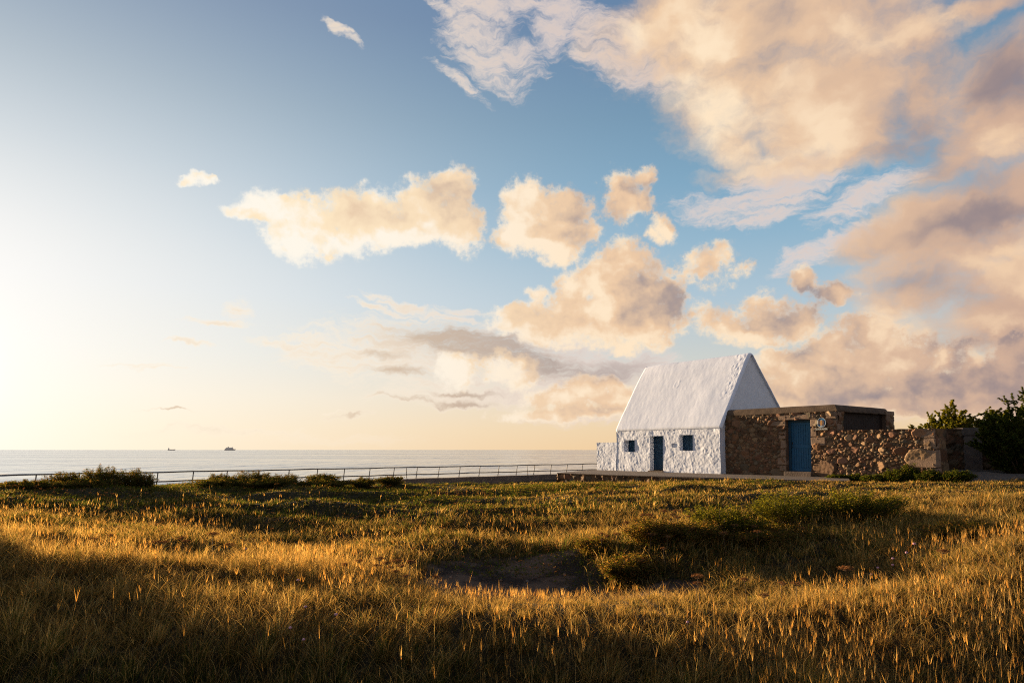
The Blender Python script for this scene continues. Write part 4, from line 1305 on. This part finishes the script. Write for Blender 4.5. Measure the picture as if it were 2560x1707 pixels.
def tall(x, y):
    """Height of the sward."""
    t = 0.18 + 0.07 * fbm(x * 0.9, y * 0.9, 101, 3) + 0.07 * fbm(x * 2.3, y * 2.3, 102, 2)
    lawn = np.clip((x - 3.0 - 0.35 * (y - 15)) / 2.5, 0, 1) * np.clip((y - 13.8) / 1.5, 0, 1)
    lawn = np.maximum(lawn, 0.75 * np.clip((y - 15.5) / 4, 0, 1))
    t = t * (1 - 0.62 * lawn)
    left = np.clip((y - 9.5) / 3, 0, 1) * np.clip((3 - x) / 4, 0, 1)
    t = t * (1 - 0.35 * left)
    rim = np.clip(gauss(x, y, 0.5, 7.0, 3.2, .5, 0) + 1.2 * gauss(x, y, 0.2, 8.2, 1.3, .8, 0), 0, 3)
    b_ = np.exp(-(((x - 0.25) / 1.5) ** 4 + ((y - 10.3) / 1.7) ** 4))
    flat = np.clip(1.3 * fbm(x * .5 + 9, y * .5, 181, 2), 0, 1)
    return np.clip(t * (1 - 0.18 * rim) * (1 - .5 * b_) * (1 - .62 * gauss(x, y, 0.25, 8.1, 1.25, .75, 0)) * (1 - .45 * flat), 0.03, 0.4)
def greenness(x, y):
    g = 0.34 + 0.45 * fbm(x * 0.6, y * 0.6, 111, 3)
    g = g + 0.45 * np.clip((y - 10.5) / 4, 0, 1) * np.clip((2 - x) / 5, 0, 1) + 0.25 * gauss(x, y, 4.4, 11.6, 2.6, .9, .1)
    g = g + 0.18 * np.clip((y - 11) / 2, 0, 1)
    g = g + 0.8 * np.clip((6.5 - y) / 0.9, 0, 1)  # near blades made greener and darker to imitate foreground shade
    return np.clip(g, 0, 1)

def ribbons(base, h, w, levels, lean_az, lean, face, col0, col1, droop=0.35):
    """Tapering blades: (verts, faces, colours)."""
    n = len(h)
    t = np.linspace(0, 1, levels + 1)
    d = np.stack([np.cos(lean_az), np.sin(lean_az), np.zeros(n)], -1)
    s = np.stack([np.cos(face), np.sin(face), np.zeros(n)], -1)
    V = []; C = []
    for k, tk in enumerate(t):
        p = base + d * (lean * h * (0.35 * tk + 0.65 * tk ** 2))[:, None]
        p = p + np.array((0, 0, 1.0)) * (h * (tk - droop * lean * tk ** 2.5))[:, None]
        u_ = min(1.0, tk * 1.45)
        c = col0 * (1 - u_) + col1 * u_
        if k < levels:
            ww = (w * (1 - 0.75 * tk ** 1.6))[:, None] * 0.5
            V += [p - s * ww, p + s * ww]; C += [c, c]
        else:
            V.append(p); C.append(c)
    m = 2 * levels + 1
    V = np.stack(V, 1).reshape(-1, 3); C = np.stack(C, 1).reshape(-1, 3)
    o = (np.arange(n) * m)[:, None]
    quads = [np.concatenate([o + 2 * k, o + 2 * k + 1, o + 2 * k + 3, o + 2 * k + 2], 1) for k in range(levels - 1)]
    tris = np.concatenate([o + 2 * levels - 2, o + 2 * levels - 1, o + 2 * levels], 1)
    return V, (np.concatenate(quads) if quads else np.zeros((0, 4), int)), tris, C

class Leaves:
    def __init__(self): self.V = []; self.Q = []; self.T = []; self.C = []; self.n = 0
    def add(self, V, Q, T, C):
        self.V.append(V); self.C.append(C)
        if len(Q): self.Q.append(Q + self.n)
        if len(T): self.T.append(T + self.n)
        self.n += len(V)
    def mesh(self, name):
        f = []
        if self.Q: f.append(np.concatenate(self.Q))
        if self.T: f.append(np.concatenate(self.T))
        return mesh_np(name, np.concatenate(self.V), f, np.concatenate(self.C))

STRAW = np.array([(.68, .46, .17), (.56, .36, .12), (.78, .58, .26), (.44, .26, .085), (.62, .40, .14)])
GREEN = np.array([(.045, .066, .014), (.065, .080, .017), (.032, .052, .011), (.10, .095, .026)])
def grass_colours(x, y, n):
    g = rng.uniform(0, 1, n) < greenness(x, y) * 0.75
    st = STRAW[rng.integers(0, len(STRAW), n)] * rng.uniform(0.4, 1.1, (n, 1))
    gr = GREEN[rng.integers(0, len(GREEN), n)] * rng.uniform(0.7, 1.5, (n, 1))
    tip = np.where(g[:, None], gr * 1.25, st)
    root = np.where(g[:, None], gr * 0.28, st * 0.09 + np.array((.004, .005, .002)))  # roots darkened beyond their own colour, painted shade deep in the sward
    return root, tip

def grass_band(G, y0, y1, density, levels, width, hk=1.0, lean=(.15, .9)):
    x, y = sample(y0, y1, density)
    n = len(x)
    # tufts: blades gather round tuft centres and lean away from them
    cell = 0.26
    ix = np.floor(x / cell); iy = np.floor(y / cell)
    tx = (ix + 0.15 + 0.7 * _hash(ix, iy, 881)) * cell; ty = (iy + 0.15 + 0.7 * _hash(ix, iy, 882)) * cell
    vig = _hash(ix, iy, 883)
    pull = rng.uniform(0.15, 0.75, n) * (0.3 + 0.7 * vig)
    ox, oy = x - tx, y - ty
    x = x - ox * pull; y = y - oy * pull
    z = terrain(x, y)
    r_ = np.hypot(x - tx, y - ty) / cell
    h = tall(x, y) * (0.40 + 1.15 * rng.uniform(0, 1, n) ** 1.6) * hk * (0.62 + 0.75 * vig) * np.clip(1.15 - 0.7 * r_, .5, 1.2)
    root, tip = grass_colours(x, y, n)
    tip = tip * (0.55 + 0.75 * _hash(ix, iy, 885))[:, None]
    ph = 0.4 + 1.6 * fbm(x * .35, y * .35, 171, 2)
    a0 = np.arctan2(oy, ox) + rng.normal(0, .9, n); az = np.arctan2(np.sin(a0) + .75 * np.sin(ph), np.cos(a0) + .75 * np.cos(ph)); ln = rng.uniform(lean[0], lean[1], n) ** 1.3
    w_ = width * rng.uniform(0.6, 1.3, n)
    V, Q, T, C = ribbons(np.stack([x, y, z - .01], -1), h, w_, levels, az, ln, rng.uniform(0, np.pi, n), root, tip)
    G.add(V, Q, T, C)

GA = Leaves()
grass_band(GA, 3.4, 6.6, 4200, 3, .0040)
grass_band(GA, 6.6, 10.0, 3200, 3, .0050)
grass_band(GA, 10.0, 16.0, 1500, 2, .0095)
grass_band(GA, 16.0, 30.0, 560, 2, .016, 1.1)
def straws(G, y0, y1, density, width):
    """Long bent dead stems lying every way through the sward."""
    x, y = sample(y0, y1, density); n = len(x)
    h = (tall(x, y) + .10) * rng.uniform(.8, 1.5, n)
    c = STRAW[rng.integers(0, len(STRAW), n)] * rng.uniform(.6, 1.1, (n, 1))
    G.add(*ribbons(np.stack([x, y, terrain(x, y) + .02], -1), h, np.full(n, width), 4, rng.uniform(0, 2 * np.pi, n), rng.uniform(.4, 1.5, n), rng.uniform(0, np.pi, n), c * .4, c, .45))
straws(GA, 3.4, 6.6, 420, .0026)
straws(GA, 6.6, 10.0, 380, .0030)
straws(GA, 10.0, 16.0, 130, .0046)
gr_o = link("grass", GA.mesh("grass"), M_GRASS)
set_props(gr_o, "dry golden and green grass covering the foreground and the slope to the cottage", "grass", kind='stuff')

# flowering stalks: a bare stalk with two to five thin fingers at its head
def stalks(G, y0, y1, density, sw_, fw_, hmul=1.0):
    x, y = sample(y0, y1, density)
    keep = rng.uniform(0, 1, len(x)) < np.clip(0.32 + 1.7 * fbm(x * .8, y * .8, 131, 2), 0.03, 1) * np.where((y > 13.5) & (x > 3), .08, 1)
    x, y = x[keep], y[keep]; n = len(x)
    z = terrain(x, y)
    h = (tall(x, y) * 0.85 + 0.14 * (1 - .6 * gauss(x, y, 0.25, 8.1, 1.25, .75, 0))) * rng.uniform(0.7, 1.25, n) * hmul
    az = rng.uniform(0, 2 * np.pi, n); ln = rng.uniform(.02, .30, n)
    st = STRAW[rng.integers(0, len(STRAW), n)] * rng.uniform(0.7, 1.1, (n, 1))
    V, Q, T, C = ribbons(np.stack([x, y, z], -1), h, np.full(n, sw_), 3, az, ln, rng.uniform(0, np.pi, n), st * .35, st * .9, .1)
    G.add(V, Q, T, C)
    d = np.stack([np.cos(az), np.sin(az), 0 * az], -1)
    top = np.stack([x, y, z], -1) + d * (ln * h)[:, None] * 0.93 + np.array((0, 0, 1.0)) * (h * (1 - .1 * ln) * .96)[:, None]
    for k in range(5):
        has = rng.uniform(0, 1, n) < (1.0, 1.0, .75, .5, .25)[k]
        m = int(has.sum())
        fh = rng.uniform(.055, .115, m) * (hmul ** .5)
        fc = st[has] * rng.uniform(.9, 1.25, (m, 1)) * np.array((1.05, .95, .85))
        V, Q, T, C = ribbons(top[has], fh, np.full(m, fw_) * rng.uniform(.7, 1.2, m), 1, rng.uniform(0, 2 * np.pi, m), rng.uniform(.06, .42, m), rng.uniform(0, np.pi, m), fc, fc * .9, .1)
        G.add(V, Q, T, C)
GS = Leaves()
stalks(GS, 3.4, 6.6, 80, .0026, .0032)
stalks(GS, 4.6, 7.4, 42, .0032, .0036, 1.45)
stalks(GS, 6.6, 10.0, 90, .0028, .0036)
stalks(GS, 10.0, 16.0, 20, .0038, .0050)
stalks(GS, 16.0, 22.0, 1.5, .006, .009)
st_o = link("flowering_grass", GS.mesh("flowering_grass"), M_GRASS)
set_props(st_o, "taller golden grass stalks with finger like seed heads above the turf", "grass", kind='stuff')

# creeping leafy cover on the left slope and on the bank
def leaf_quads(P, size, cols, up=0.4):
    n = len(P)
    a = rng.uniform(0, 2 * np.pi, n); b = rng.uniform(-1.2, 1.2, n)
    u = np.stack([np.cos(a), np.sin(a), rng.uniform(-.5, .8, n)], -1); u /= np.linalg.norm(u, axis=1)[:, None]
    w_ = np.stack([-np.sin(a) * np.cos(b), np.cos(a) * np.cos(b), np.sin(b)], -1)
    s = size[:, None]
    V = np.stack([P - u * s * .5, P + w_ * s * .28, P + u * s * .5, P - w_ * s * .28], 1).reshape(-1, 3)
    Q = (np.arange(n) * 4)[:, None] + np.array((0, 1, 2, 3))
    C = np.repeat(cols, 4, axis=0)
    return V, Q, np.zeros((0, 3), int), C
LEAFC = np.array([(.070, .105, .018), (.10, .125, .022), (.16, .12, .035), (.14, .135, .03), (.13, .085, .03), (.055, .080, .018)])
def cover(G, n, xr, yr, weight, hmax, size):
    x = rng.uniform(*xr, n); y = rng.uniform(*yr, n)
    k = (np.abs(x) < .80 * y + 1.2) & ~blocked(x, y) & (rng.uniform(0, 1, n) < weight(x, y))
    x, y = x[k], y[k]; m = len(x)
    z = terrain(x, y) + rng.uniform(0.01, 1, m) ** 1.4 * hmax * np.clip(.6 + 1.0 * fbm(x * 1.4, y * 1.4, 141, 3), .15, 1.3)
    G.add(*leaf_quads(np.stack([x, y, z], -1), rng.uniform(.6, 1.3, m) * size, LEAFC[rng.integers(0, len(LEAFC), m)] * rng.uniform(.7, 1.35, (m, 1))))
GC = Leaves()
cover(GC, 210000, (-20, 4), (11, 30), lambda x, y: np.clip(.15 + 1.2 * fbm(x * .45, y * .45, 151, 3) + .35 * np.clip((y - 15) / 8, 0, 1), 0, 1), .12, .05)
cover(GC, 60000, (0.6, 7.5), (9.6, 13.0), lambda x, y: np.clip(.9 * gauss(x, y, 4.6, 12.1, 1.6, .7, .1) + .5 * gauss(x, y, 1.9, 11.2, .7, .7), 0, 1), .16, .035)
cover(GC, 60000, (-2, 9), (21, 30), lambda x, y: np.clip(.1 + .9 * fbm(x * .6, y * .6, 152, 3), 0, 1), .12, .05)
cv_o = link("ground_cover", GC.mesh("ground_cover"), M_LEAF)
set_props(cv_o, "low creeping green leaves spreading over the slope and the bank", "ground cover", kind='stuff')

# far small brown seed heads scattered through the left slope
BROWN = np.array([(.19, .095, .040), (.24, .12, .05), (.14, .075, .034), (.29, .16, .065)])
def head_scatter(G, n, xr, yr, weight, hmax):
    x = rng.uniform(*xr, n); y = rng.uniform(*yr, n)
    k = (np.abs(x) < .80 * y + 1.2) & ~blocked(x, y) & (rng.uniform(0, 1, n) < weight(x, y))
    x, y = x[k], y[k]; m = len(x)
    z0 = terrain(x, y); h = rng.uniform(.08, hmax, m)
    st = np.tile((.09, .05, .025), (m, 1))
    G.add(*ribbons(np.stack([x, y, z0], -1), h, np.full(m, .006), 1, rng.uniform(0, 6.28, m), rng.uniform(0, .3, m), rng.uniform(0, 3.1, m), st, st))
    for q in range(9):
        P = np.stack([x, y, z0 + h], -1) + rng.normal(0, 1, (m, 3)) * np.array((.022, .022, .010))
        G.add(*leaf_quads(P, rng.uniform(.016, .032, m), BROWN[rng.integers(0, 4, m)] * rng.uniform(.7, 1.3, (m, 1))))
GH = Leaves()
head_scatter(GH, 2600, (-16, 3), (10.5, 23), lambda x, y: np.clip(.15 + 1.6 * fbm(x * .5, y * .5, 161, 3), 0, 1), .24)
head_scatter(GH, 700, (-1, 8), (11.5, 22), lambda x, y: np.clip(.05 + 1.0 * fbm(x * .5, y * .5, 162, 3), 0, 1), .22)
hd_o = link("seed_heads", GH.mesh("seed_heads"), M_DRY)
set_props(hd_o, "tiny dark brown seed heads dotted over the middle slope", "seed heads", kind='stuff')

# dried umbel flowers that can be told apart, each a plant of its own
def umbel_variant(seed):
    r = np.random.default_rng(seed)
    S = Shape()
    h = r.uniform(.26, .36)
    top = np.array((r.uniform(-.04, .04), r.uniform(-.04, .04), h))
    S.tube([(0, 0, -.04), (top[0] * .4, top[1] * .4, h * .5), tuple(top)], .0042, 5, r1=.003)
    tips = []
    for k in range(16):
        a = r.uniform(0, 6.28); q = math.sqrt(r.uniform(0, 1)) * .06
        tp = top + np.array((q * math.cos(a), q * math.sin(a), .045 - q * q * 4 + r.uniform(-.006, .006)))
        S.tube([tuple(top), tuple((top + tp) / 2 + np.array((0, 0, -.004))), tuple(tp)], .0016, 4)
        tips.append(tp)
    stem = S.mesh("stem")
    G = Leaves()
    n = len(tips)
    P = np.repeat(np.array(tips), 26, 0); P = P + r.normal(0, 1, P.shape) * np.array((.0095, .0095, .006))
    V, Q, T, C = leaf_quads(P, r.uniform(.008, .016, len(P)), BROWN[r.integers(0, 4, len(P))] * r.uniform(.7, 1.6, (len(P), 1)))
    G.add(V, Q, T, C)
    head = G.mesh("flower_head")
    stem.materials.append(M_STEM); head.materials.append(M_DRY)
    return stem, head
UMB = [umbel_variant(300 + k) for k in range(5)]
def plant_umbels(spots, label, group):
    for (x, y) in spots:
        k = rng.integers(0, len(UMB))
        sc = rng.uniform(.75, 1.2)
        e = empty("dried_flower", (x, y, tz(x, y)), rng.uniform(0, 6.28))
        e.scale = (sc, sc, sc)
        set_props(e, label, "flower", group)
        link("stem", UMB[k][0], None, e); link("flower_head", UMB[k][1], None, e)
def scatter_spots(n, cx, cy, sx, sy):
    out = []
    while len(out) < n:
        x, y = rng.normal(cx, sx), rng.normal(cy, sy)
        if bare(np.array([x]), np.array([y]))[0] < .3: out.append((x, y))
    return out
plant_umbels(scatter_spots(34, 2.6, 11.2, .8, .5), "rust brown dried umbel on a bent stalk on the bank right of the bare hollow", "dried umbels on the bank")
plant_umbels(scatter_spots(12, -1.3, 8.9, .35, .25), "dried brown umbel in the clump at the near left edge of the bare hollow", "dried umbels left of the hollow")
plant_umbels(scatter_spots(9, -5.0, 9.4, .5, .3), "dark dried umbel among the bright grass on the left side", "dried umbels in the left grass")
plant_umbels(scatter_spots(10, 6.2, 8.3, .5, .45), "dried golden brown umbel on the grassy ridge at the far right of the foreground", "dried umbels on the right ridge")
plant_umbels(scatter_spots(7, 2.4, 7.6, .6, .2), "dried umbel half hidden behind the front rank of grass right of the middle", "dried umbels behind the front grass")

# small pink thrift flowers in the foreground
M_PINK = m_plain("pale pink petals", (.42, .20, .28), (.55, .32, .38), 60, .8, .4, 200, .002)
def thrift():
    S = Shape(); S.tube([(0, 0, -.03), (.008, 0, .12), (.004, .004, .24)], .002, 5); stem = S.mesh("stem"); stem.materials.append(M_STEM)
    bm = bmesh.new(); bmesh.ops.create_icosphere(bm, subdivisions=3, radius=.013)
    for v in bm.verts:
        n = mnoise.noise(v.co * 260) * .003; v.co += v.co.normalized() * n; v.co.z = v.co.z * .75 + .245; v.co.x += .004; v.co.y += .004
    hd = bpy.data.meshes.new("flower_head"); bm.to_mesh(hd); bm.free(); hd.materials.append(M_PINK)
    return stem, hd
TH_ST, TH_HD = thrift()
def plant_thrift(spots, label, group):
    for (x, y, s) in spots:
        e = empty("pink_flower", (x, y, tz(x, y)), rng.uniform(0, 6.28)); e.scale = (s, s, s)
        set_props(e, label, "flower", group)
        link("stem", TH_ST, None, e); link("flower_head", TH_HD, None, e)
plant_thrift([(-1.95, 6.55, 1.1), (-1.62, 6.35, 1.2), (-1.98, 6.2, 1.1), (-1.83, 6.1, 1.0)], "small round pink flower in the group left of the middle in the lit grass", "pink flowers left of the middle")
plant_thrift([(-2.3, 7.4, 1.1), (-3.6, 9.3, 1.1)], "small pale flower standing alone in the bright grass far left", "pale flowers in the left grass")
plant_thrift([(1.65, 6.5, 1.0)], "small pink flower alone in the front grass right of the middle", None)
plant_thrift([(4.55, 8.75, 1.15), (4.7, 8.85, 1.3), (4.85, 8.8, 1.25), (4.95, 8.95, 1.35), (5.1, 8.9, 1.4), (5.25, 9.0, 1.5)], "thin pale flower stalk in the row in front of the dark bank on the right", "pale flower stalks on the right")

# shrubs: woody stems carrying many small leaves
def shrub_meshes(seed, rx, ry, h, stems, leaves, size, cols, spread=.9, upright=.6, top_noise=.35):
    r = np.random.default_rng(seed)
    S = Shape(); P = []
    for k in range(stems):
        a = r.uniform(0, 6.28); q = math.sqrt(r.uniform(0, 1))
        bx, by = rx * .45 * q * math.cos(a), ry * .45 * q * math.sin(a)
        tx, ty = rx * spread * q * math.cos(a) + r.normal(0, .06 * rx), ry * spread * q * math.sin(a) + r.normal(0, .06 * ry)
        hh = h * (1 - .38 * q ** 2.2) * r.uniform(1 - top_noise, 1.08)
        mid = (bx + (tx - bx) * .4, by + (ty - by) * .4, hh * upright)
        pts = [(bx, by, -.08), mid, (tx, ty, hh)]
        S.tube(pts, .010 * max(h, .5), 4, r1=.003)
        n = leaves
        t = r.uniform(.12, 1.0, n) ** .8
        px = np.where(t < .5, bx + (mid[0] - bx) * t * 2, mid[0] + (tx - mid[0]) * (t - .5) * 2)
        py = np.where(t < .5, by + (mid[1] - by) * t * 2, mid[1] + (ty - mid[1]) * (t - .5) * 2)
        pz = np.where(t < .5, mid[2] * t * 2, mid[2] + (hh - mid[2]) * (t - .5) * 2)
        sp = (.03 + .10 * h * (1 - t)) 
        P.append(np.stack([px + r.normal(0, 1, n) * sp, py + r.normal(0, 1, n) * sp, np.maximum(pz + r.normal(0, 1, n) * sp * .8, 0.0)], -1))
    P = np.concatenate(P); n = len(P)
    G = Leaves()
    G.add(*leaf_quads(P, size * r.uniform(.6, 1.35, n), cols[r.integers(0, len(cols), n)] * r.uniform(.65, 1.35, (n, 1))))
    f = G.mesh("foliage"); f.materials.append(M_SCRUB)
    s = S.mesh("stems"); s.materials.append(M_STEM)
    return f, s
def shrub(name, x, y, args, label, cat, group, rz=0.0, z=None):
    e = empty(name, (x, y, tz(x, y) if z is None else z), rz)
    set_props(e, label, cat, group)
    f, s = shrub_meshes(*args)
    link("foliage", f, None, e); link("branches", s, None, e)
    return e
OLIVE = np.array([(.15, .095, .035), (.12, .085, .03), (.050, .075, .018), (.070, .090, .022), (.095, .095, .028), (.040, .055, .016), (.11, .085, .03)])
BANKC = np.array([(.14, .10, .03), (.10, .10, .022), (.18, .10, .04), (.07, .085, .018), (.20, .14, .05)])
GOLD = np.array([(.12, .125, .02), (.10, .115, .02), (.15, .14, .025), (.07, .09, .018)])
HEDGE = np.array([(.045, .080, .015), (.070, .105, .018), (.10, .12, .02), (.035, .055, .013), (.11, .09, .03)])
k = 0
for (x, y, rx, h, lab) in (
        (-17.6, 21.0, 1.0, .22, "low brown scrub cut by the left picture edge, nearest the camera"),
        (-16.2, 20.9, 1.1, .22, "low brown scrub in front of the left edge bushes"),
        (-14.6, 20.9, 1.1, .26, "brown scrub at the foot of the tall clump, left half"),
        (-13.0, 21.1, 1.1, .26, "brown scrub at the foot of the tall clump, right half"),
        (-9.9, 23.1, 1.1, .26, "low golden scrub in front of the left end of the right hand mound"),
        (-8.3, 23.4, 1.1, .28, "low golden scrub in front of the middle of the right hand mound"),
        (-6.6, 23.9, 1.1, .24, "low golden scrub in front of the right end of the mound"),
        (-16.9, 22.0, .9, .26, "low scrub bush at the left picture edge in front of the railing"),
        (-15.6, 21.8, .9, .28, "low sunlit scrub bush second from the left edge"),
        (-14.35, 22.0, .75, .50, "left part of the tall scrub clump standing before the railing"),
        (-13.3, 22.2, .8, .64, "tallest scrub bush of the clump on the left, sprigs against the sea"),
        (-12.35, 22.2, .7, .60, "round dark scrub bush just left of the gap showing the railing"),
        (-11.75, 21.9, .45, .56, "dark right hand end of the scrub clump beside the railing gap"),
        (-10.3, 24.2, .6, .40, "left end of the low scrub mound right of the railing gap"),
        (-9.3, 24.4, .8, .52, "highest bush of the low scrub mound right of the railing gap"),
        (-8.2, 24.6, .8, .48, "broad brownish bush on the low scrub mound below the railing"),
        (-6.9, 25.0, .8, .34, "low heathy bush between the two scrub mounds"),
        (-5.5, 25.0, .7, .38, "small bush at the right end of the scrub mounds"),
        (-4.5, 25.4, .6, .30, "last small bush before the bare sea wall begins")):
    k += 1
    shrub("shrub", x, y, (400 + k, rx, rx * .8, h, int(90 * rx / .8), 130, .040, OLIVE, 1.0, .55, .5), lab, "shrub", "scrub along the crest of the slope", rng.uniform(0, 6))
for (x, y, rx, h, lab) in ((1.75, 10.4, .55, .36, "dense brownish scrub overhanging the right rim of the bare hollow, nearest part"), (2.35, 11.1, .6, .42, "dense scrub on the bank right of the bare hollow, behind the nearest part"), (3.05, 11.2, .7, .34, "broad brown scrub on the bank between the hollow and the leafy plants"), (4.1, 11.2, .8, .28, "low scrub in the shaded foot of the bank below the leafy plants"), (6.9, 10.4, .8, .30, "grassy scrub tussock at the right end of the bank"), (1.45, 11.6, .45, .28, "low scrub tuft above the far right corner of the bare hollow"), (3.6, 11.7, .8, .50, "leafy yellow green plant at the left end of the grassy bank"), (4.8, 12.1, 1.0, .54, "leafy bush on top of the grassy bank below the stone building"), (6.0, 12.0, .9, .46, "leafy plant at the right end of the grassy bank")):
    k += 1
    shrub("leafy_plant", x, y, (400 + k, rx, rx * .6, h, 110, 120, .032, GOLD if y > 11.65 and x > 3 else BANKC, 1.0, .5, .45), lab, "plant", "leafy plants on the bank", rng.uniform(0, 6))
for (lx, ly, rx, h, lab) in (
        (4.95, -.05, .42, .22, "flat sprawl of bramble at the left end of the wall foot"),
        (5.55, .02, .34, .36, "small bramble bush at the foot of the granite wall"),
        (6.25, -.10, .50, .34, "low bramble bush under the middle of the granite wall"),
        (6.95, -.05, .50, .48, "sunlit bramble bush under the big corner block"),
        (7.35, .05, .34, .68, "tallest bramble sprig against the granite wall's corner block"),
        (7.95, -.05, .50, .42, "dark bramble bush in front of the wall's right corner"),
        (8.75, -.05, .55, .36, "last dark bramble bush right of the granite wall")):
    k += 1
    p = L(lx, .35 - .45 + ly)
    shrub("bramble_bush", p.x, p.y, (400 + k, rx, rx * .55, h, int(90 * rx / .5), 120, .042, HEDGE, 1.0, .6, .35), lab, "bush", "brambles along the granite wall", RZ)
TAM = np.array([(.060, .088, .020), (.085, .110, .024), (.12, .125, .030), (.045, .068, .017)])
def tamarisk(name, x, y, seed, rx, h, stems, leaves, cols, label, size=.075, z=None):
    r = np.random.default_rng(seed)
    e = empty(name, (x, y, tz(x, y) if z is None else z), 0)
    set_props(e, label, "bush", "evergreen bushes on the right")
    S = Shape(); P = []
    for k_ in range(stems):
        a = r.uniform(0, 6.28); q = math.sqrt(r.uniform(0, 1))
        b = Vector((rx * .3 * q * math.cos(a), rx * .3 * q * math.sin(a), -.1))
        hh = h * (1 - .5 * q ** 2) * r.uniform(.62, 1.05)
        t_ = Vector((rx * q * math.cos(a), rx * q * math.sin(a), hh))
        m_ = b.lerp(t_, .5) + Vector((0, 0, hh * .12))
        S.tube([b, m_, t_], .03, 5, r1=.006)
        # feathery side sprays, denser to the top
        for j in range(15):
            u = r.uniform(.08, 1.0)
            o = b.lerp(m_, u * 2) if u < .5 else m_.lerp(t_, u * 2 - 1)
            d = Vector((math.cos(a) * q * .6 + r.normal(0, .6), math.sin(a) * q * .6 + r.normal(0, .6), r.uniform(.3, 1.5))).normalized()
            ln = r.uniform(.25, .6) * (1.15 - .5 * u)
            tt = r.uniform(0, 1, leaves)
            pts = np.array(o)[None] + np.array(d)[None] * (tt * ln)[:, None] + r.normal(0, 1, (leaves, 3)) * (.035 * (1.1 - tt))[:, None]
            P.append(pts)
    P = np.concatenate(P); P[:, 2] = np.maximum(P[:, 2], 0.02); n = len(P)
    G = Leaves(); G.add(*leaf_quads(P, size * r.uniform(.6, 1.3, n), cols[r.integers(0, len(cols), n)] * r.uniform(.6, 1.4, (n, 1))))
    f = G.mesh("foliage"); f.materials.append(M_SCRUB); link("foliage", f, None, e)
    S.build("branches", M_STEM, e)
tamarisk("evergreen_bush", 18.7, 24.9, 501, 1.6, 2.9, 110, 50, TAM, "dark feathery evergreen bush hiding the shaded wall at the right picture edge", .10)
tamarisk("evergreen_bush", 20.9, 24.6, 502, 1.7, 3.3, 90, 50, TAM, "taller dark evergreen bush cut by the right picture edge", .10)
tamarisk("evergreen_bush", 18.9, 23.7, 505, 1.2, 1.4, 45, 36, TAM, "low dark skirt of evergreen in front of the tall bush", .10)
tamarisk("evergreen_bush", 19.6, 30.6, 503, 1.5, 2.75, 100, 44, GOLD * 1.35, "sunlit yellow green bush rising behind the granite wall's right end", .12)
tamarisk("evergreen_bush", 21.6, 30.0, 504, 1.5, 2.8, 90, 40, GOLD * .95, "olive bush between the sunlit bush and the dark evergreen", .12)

# loose stones lying in the bare hollow
def pebbles():
    S = Shape(); r = np.random.default_rng(91); n = 0
    base = bmesh.new(); bmesh.ops.create_icosphere(base, subdivisions=2, radius=1.0)
    bv = [v.co.copy() for v in base.verts]; bf = [[v.index for v in f.verts] for f in base.faces]; base.free()
    while n < 260:
        x, y = r.normal(.3, 1.1), r.normal(10.3, 1.0)
        if bare(np.array([x]), np.array([y]))[0] < .5: continue
        s = .008 + .035 * r.uniform(0, 1) ** 4; z = tz(x, y); q = r.uniform(.5, 1, 3) * s; ro = Euler(tuple(r.uniform(0, 6, 3))).to_matrix()
        c = STONE_COL[r.integers(0, len(STONE_COL))] * r.uniform(.5, 1.2)
        S.add([ro @ Vector((v.x * q[0], v.y * q[1], v.z * q[2])) * (1 + .25 * mnoise.noise(v * 1.3 + Vector((n, 0, 0)))) + Vector((x, y, z + q[2] * .3)) for v in bv], bf, tuple(c)); n += 1
    o = S.build("pebbles", M_STONE, colors=True, smooth=True)
    set_props(o, "loose small stones on the bare earth of the hollow", "pebbles", kind='stuff')
pebbles()
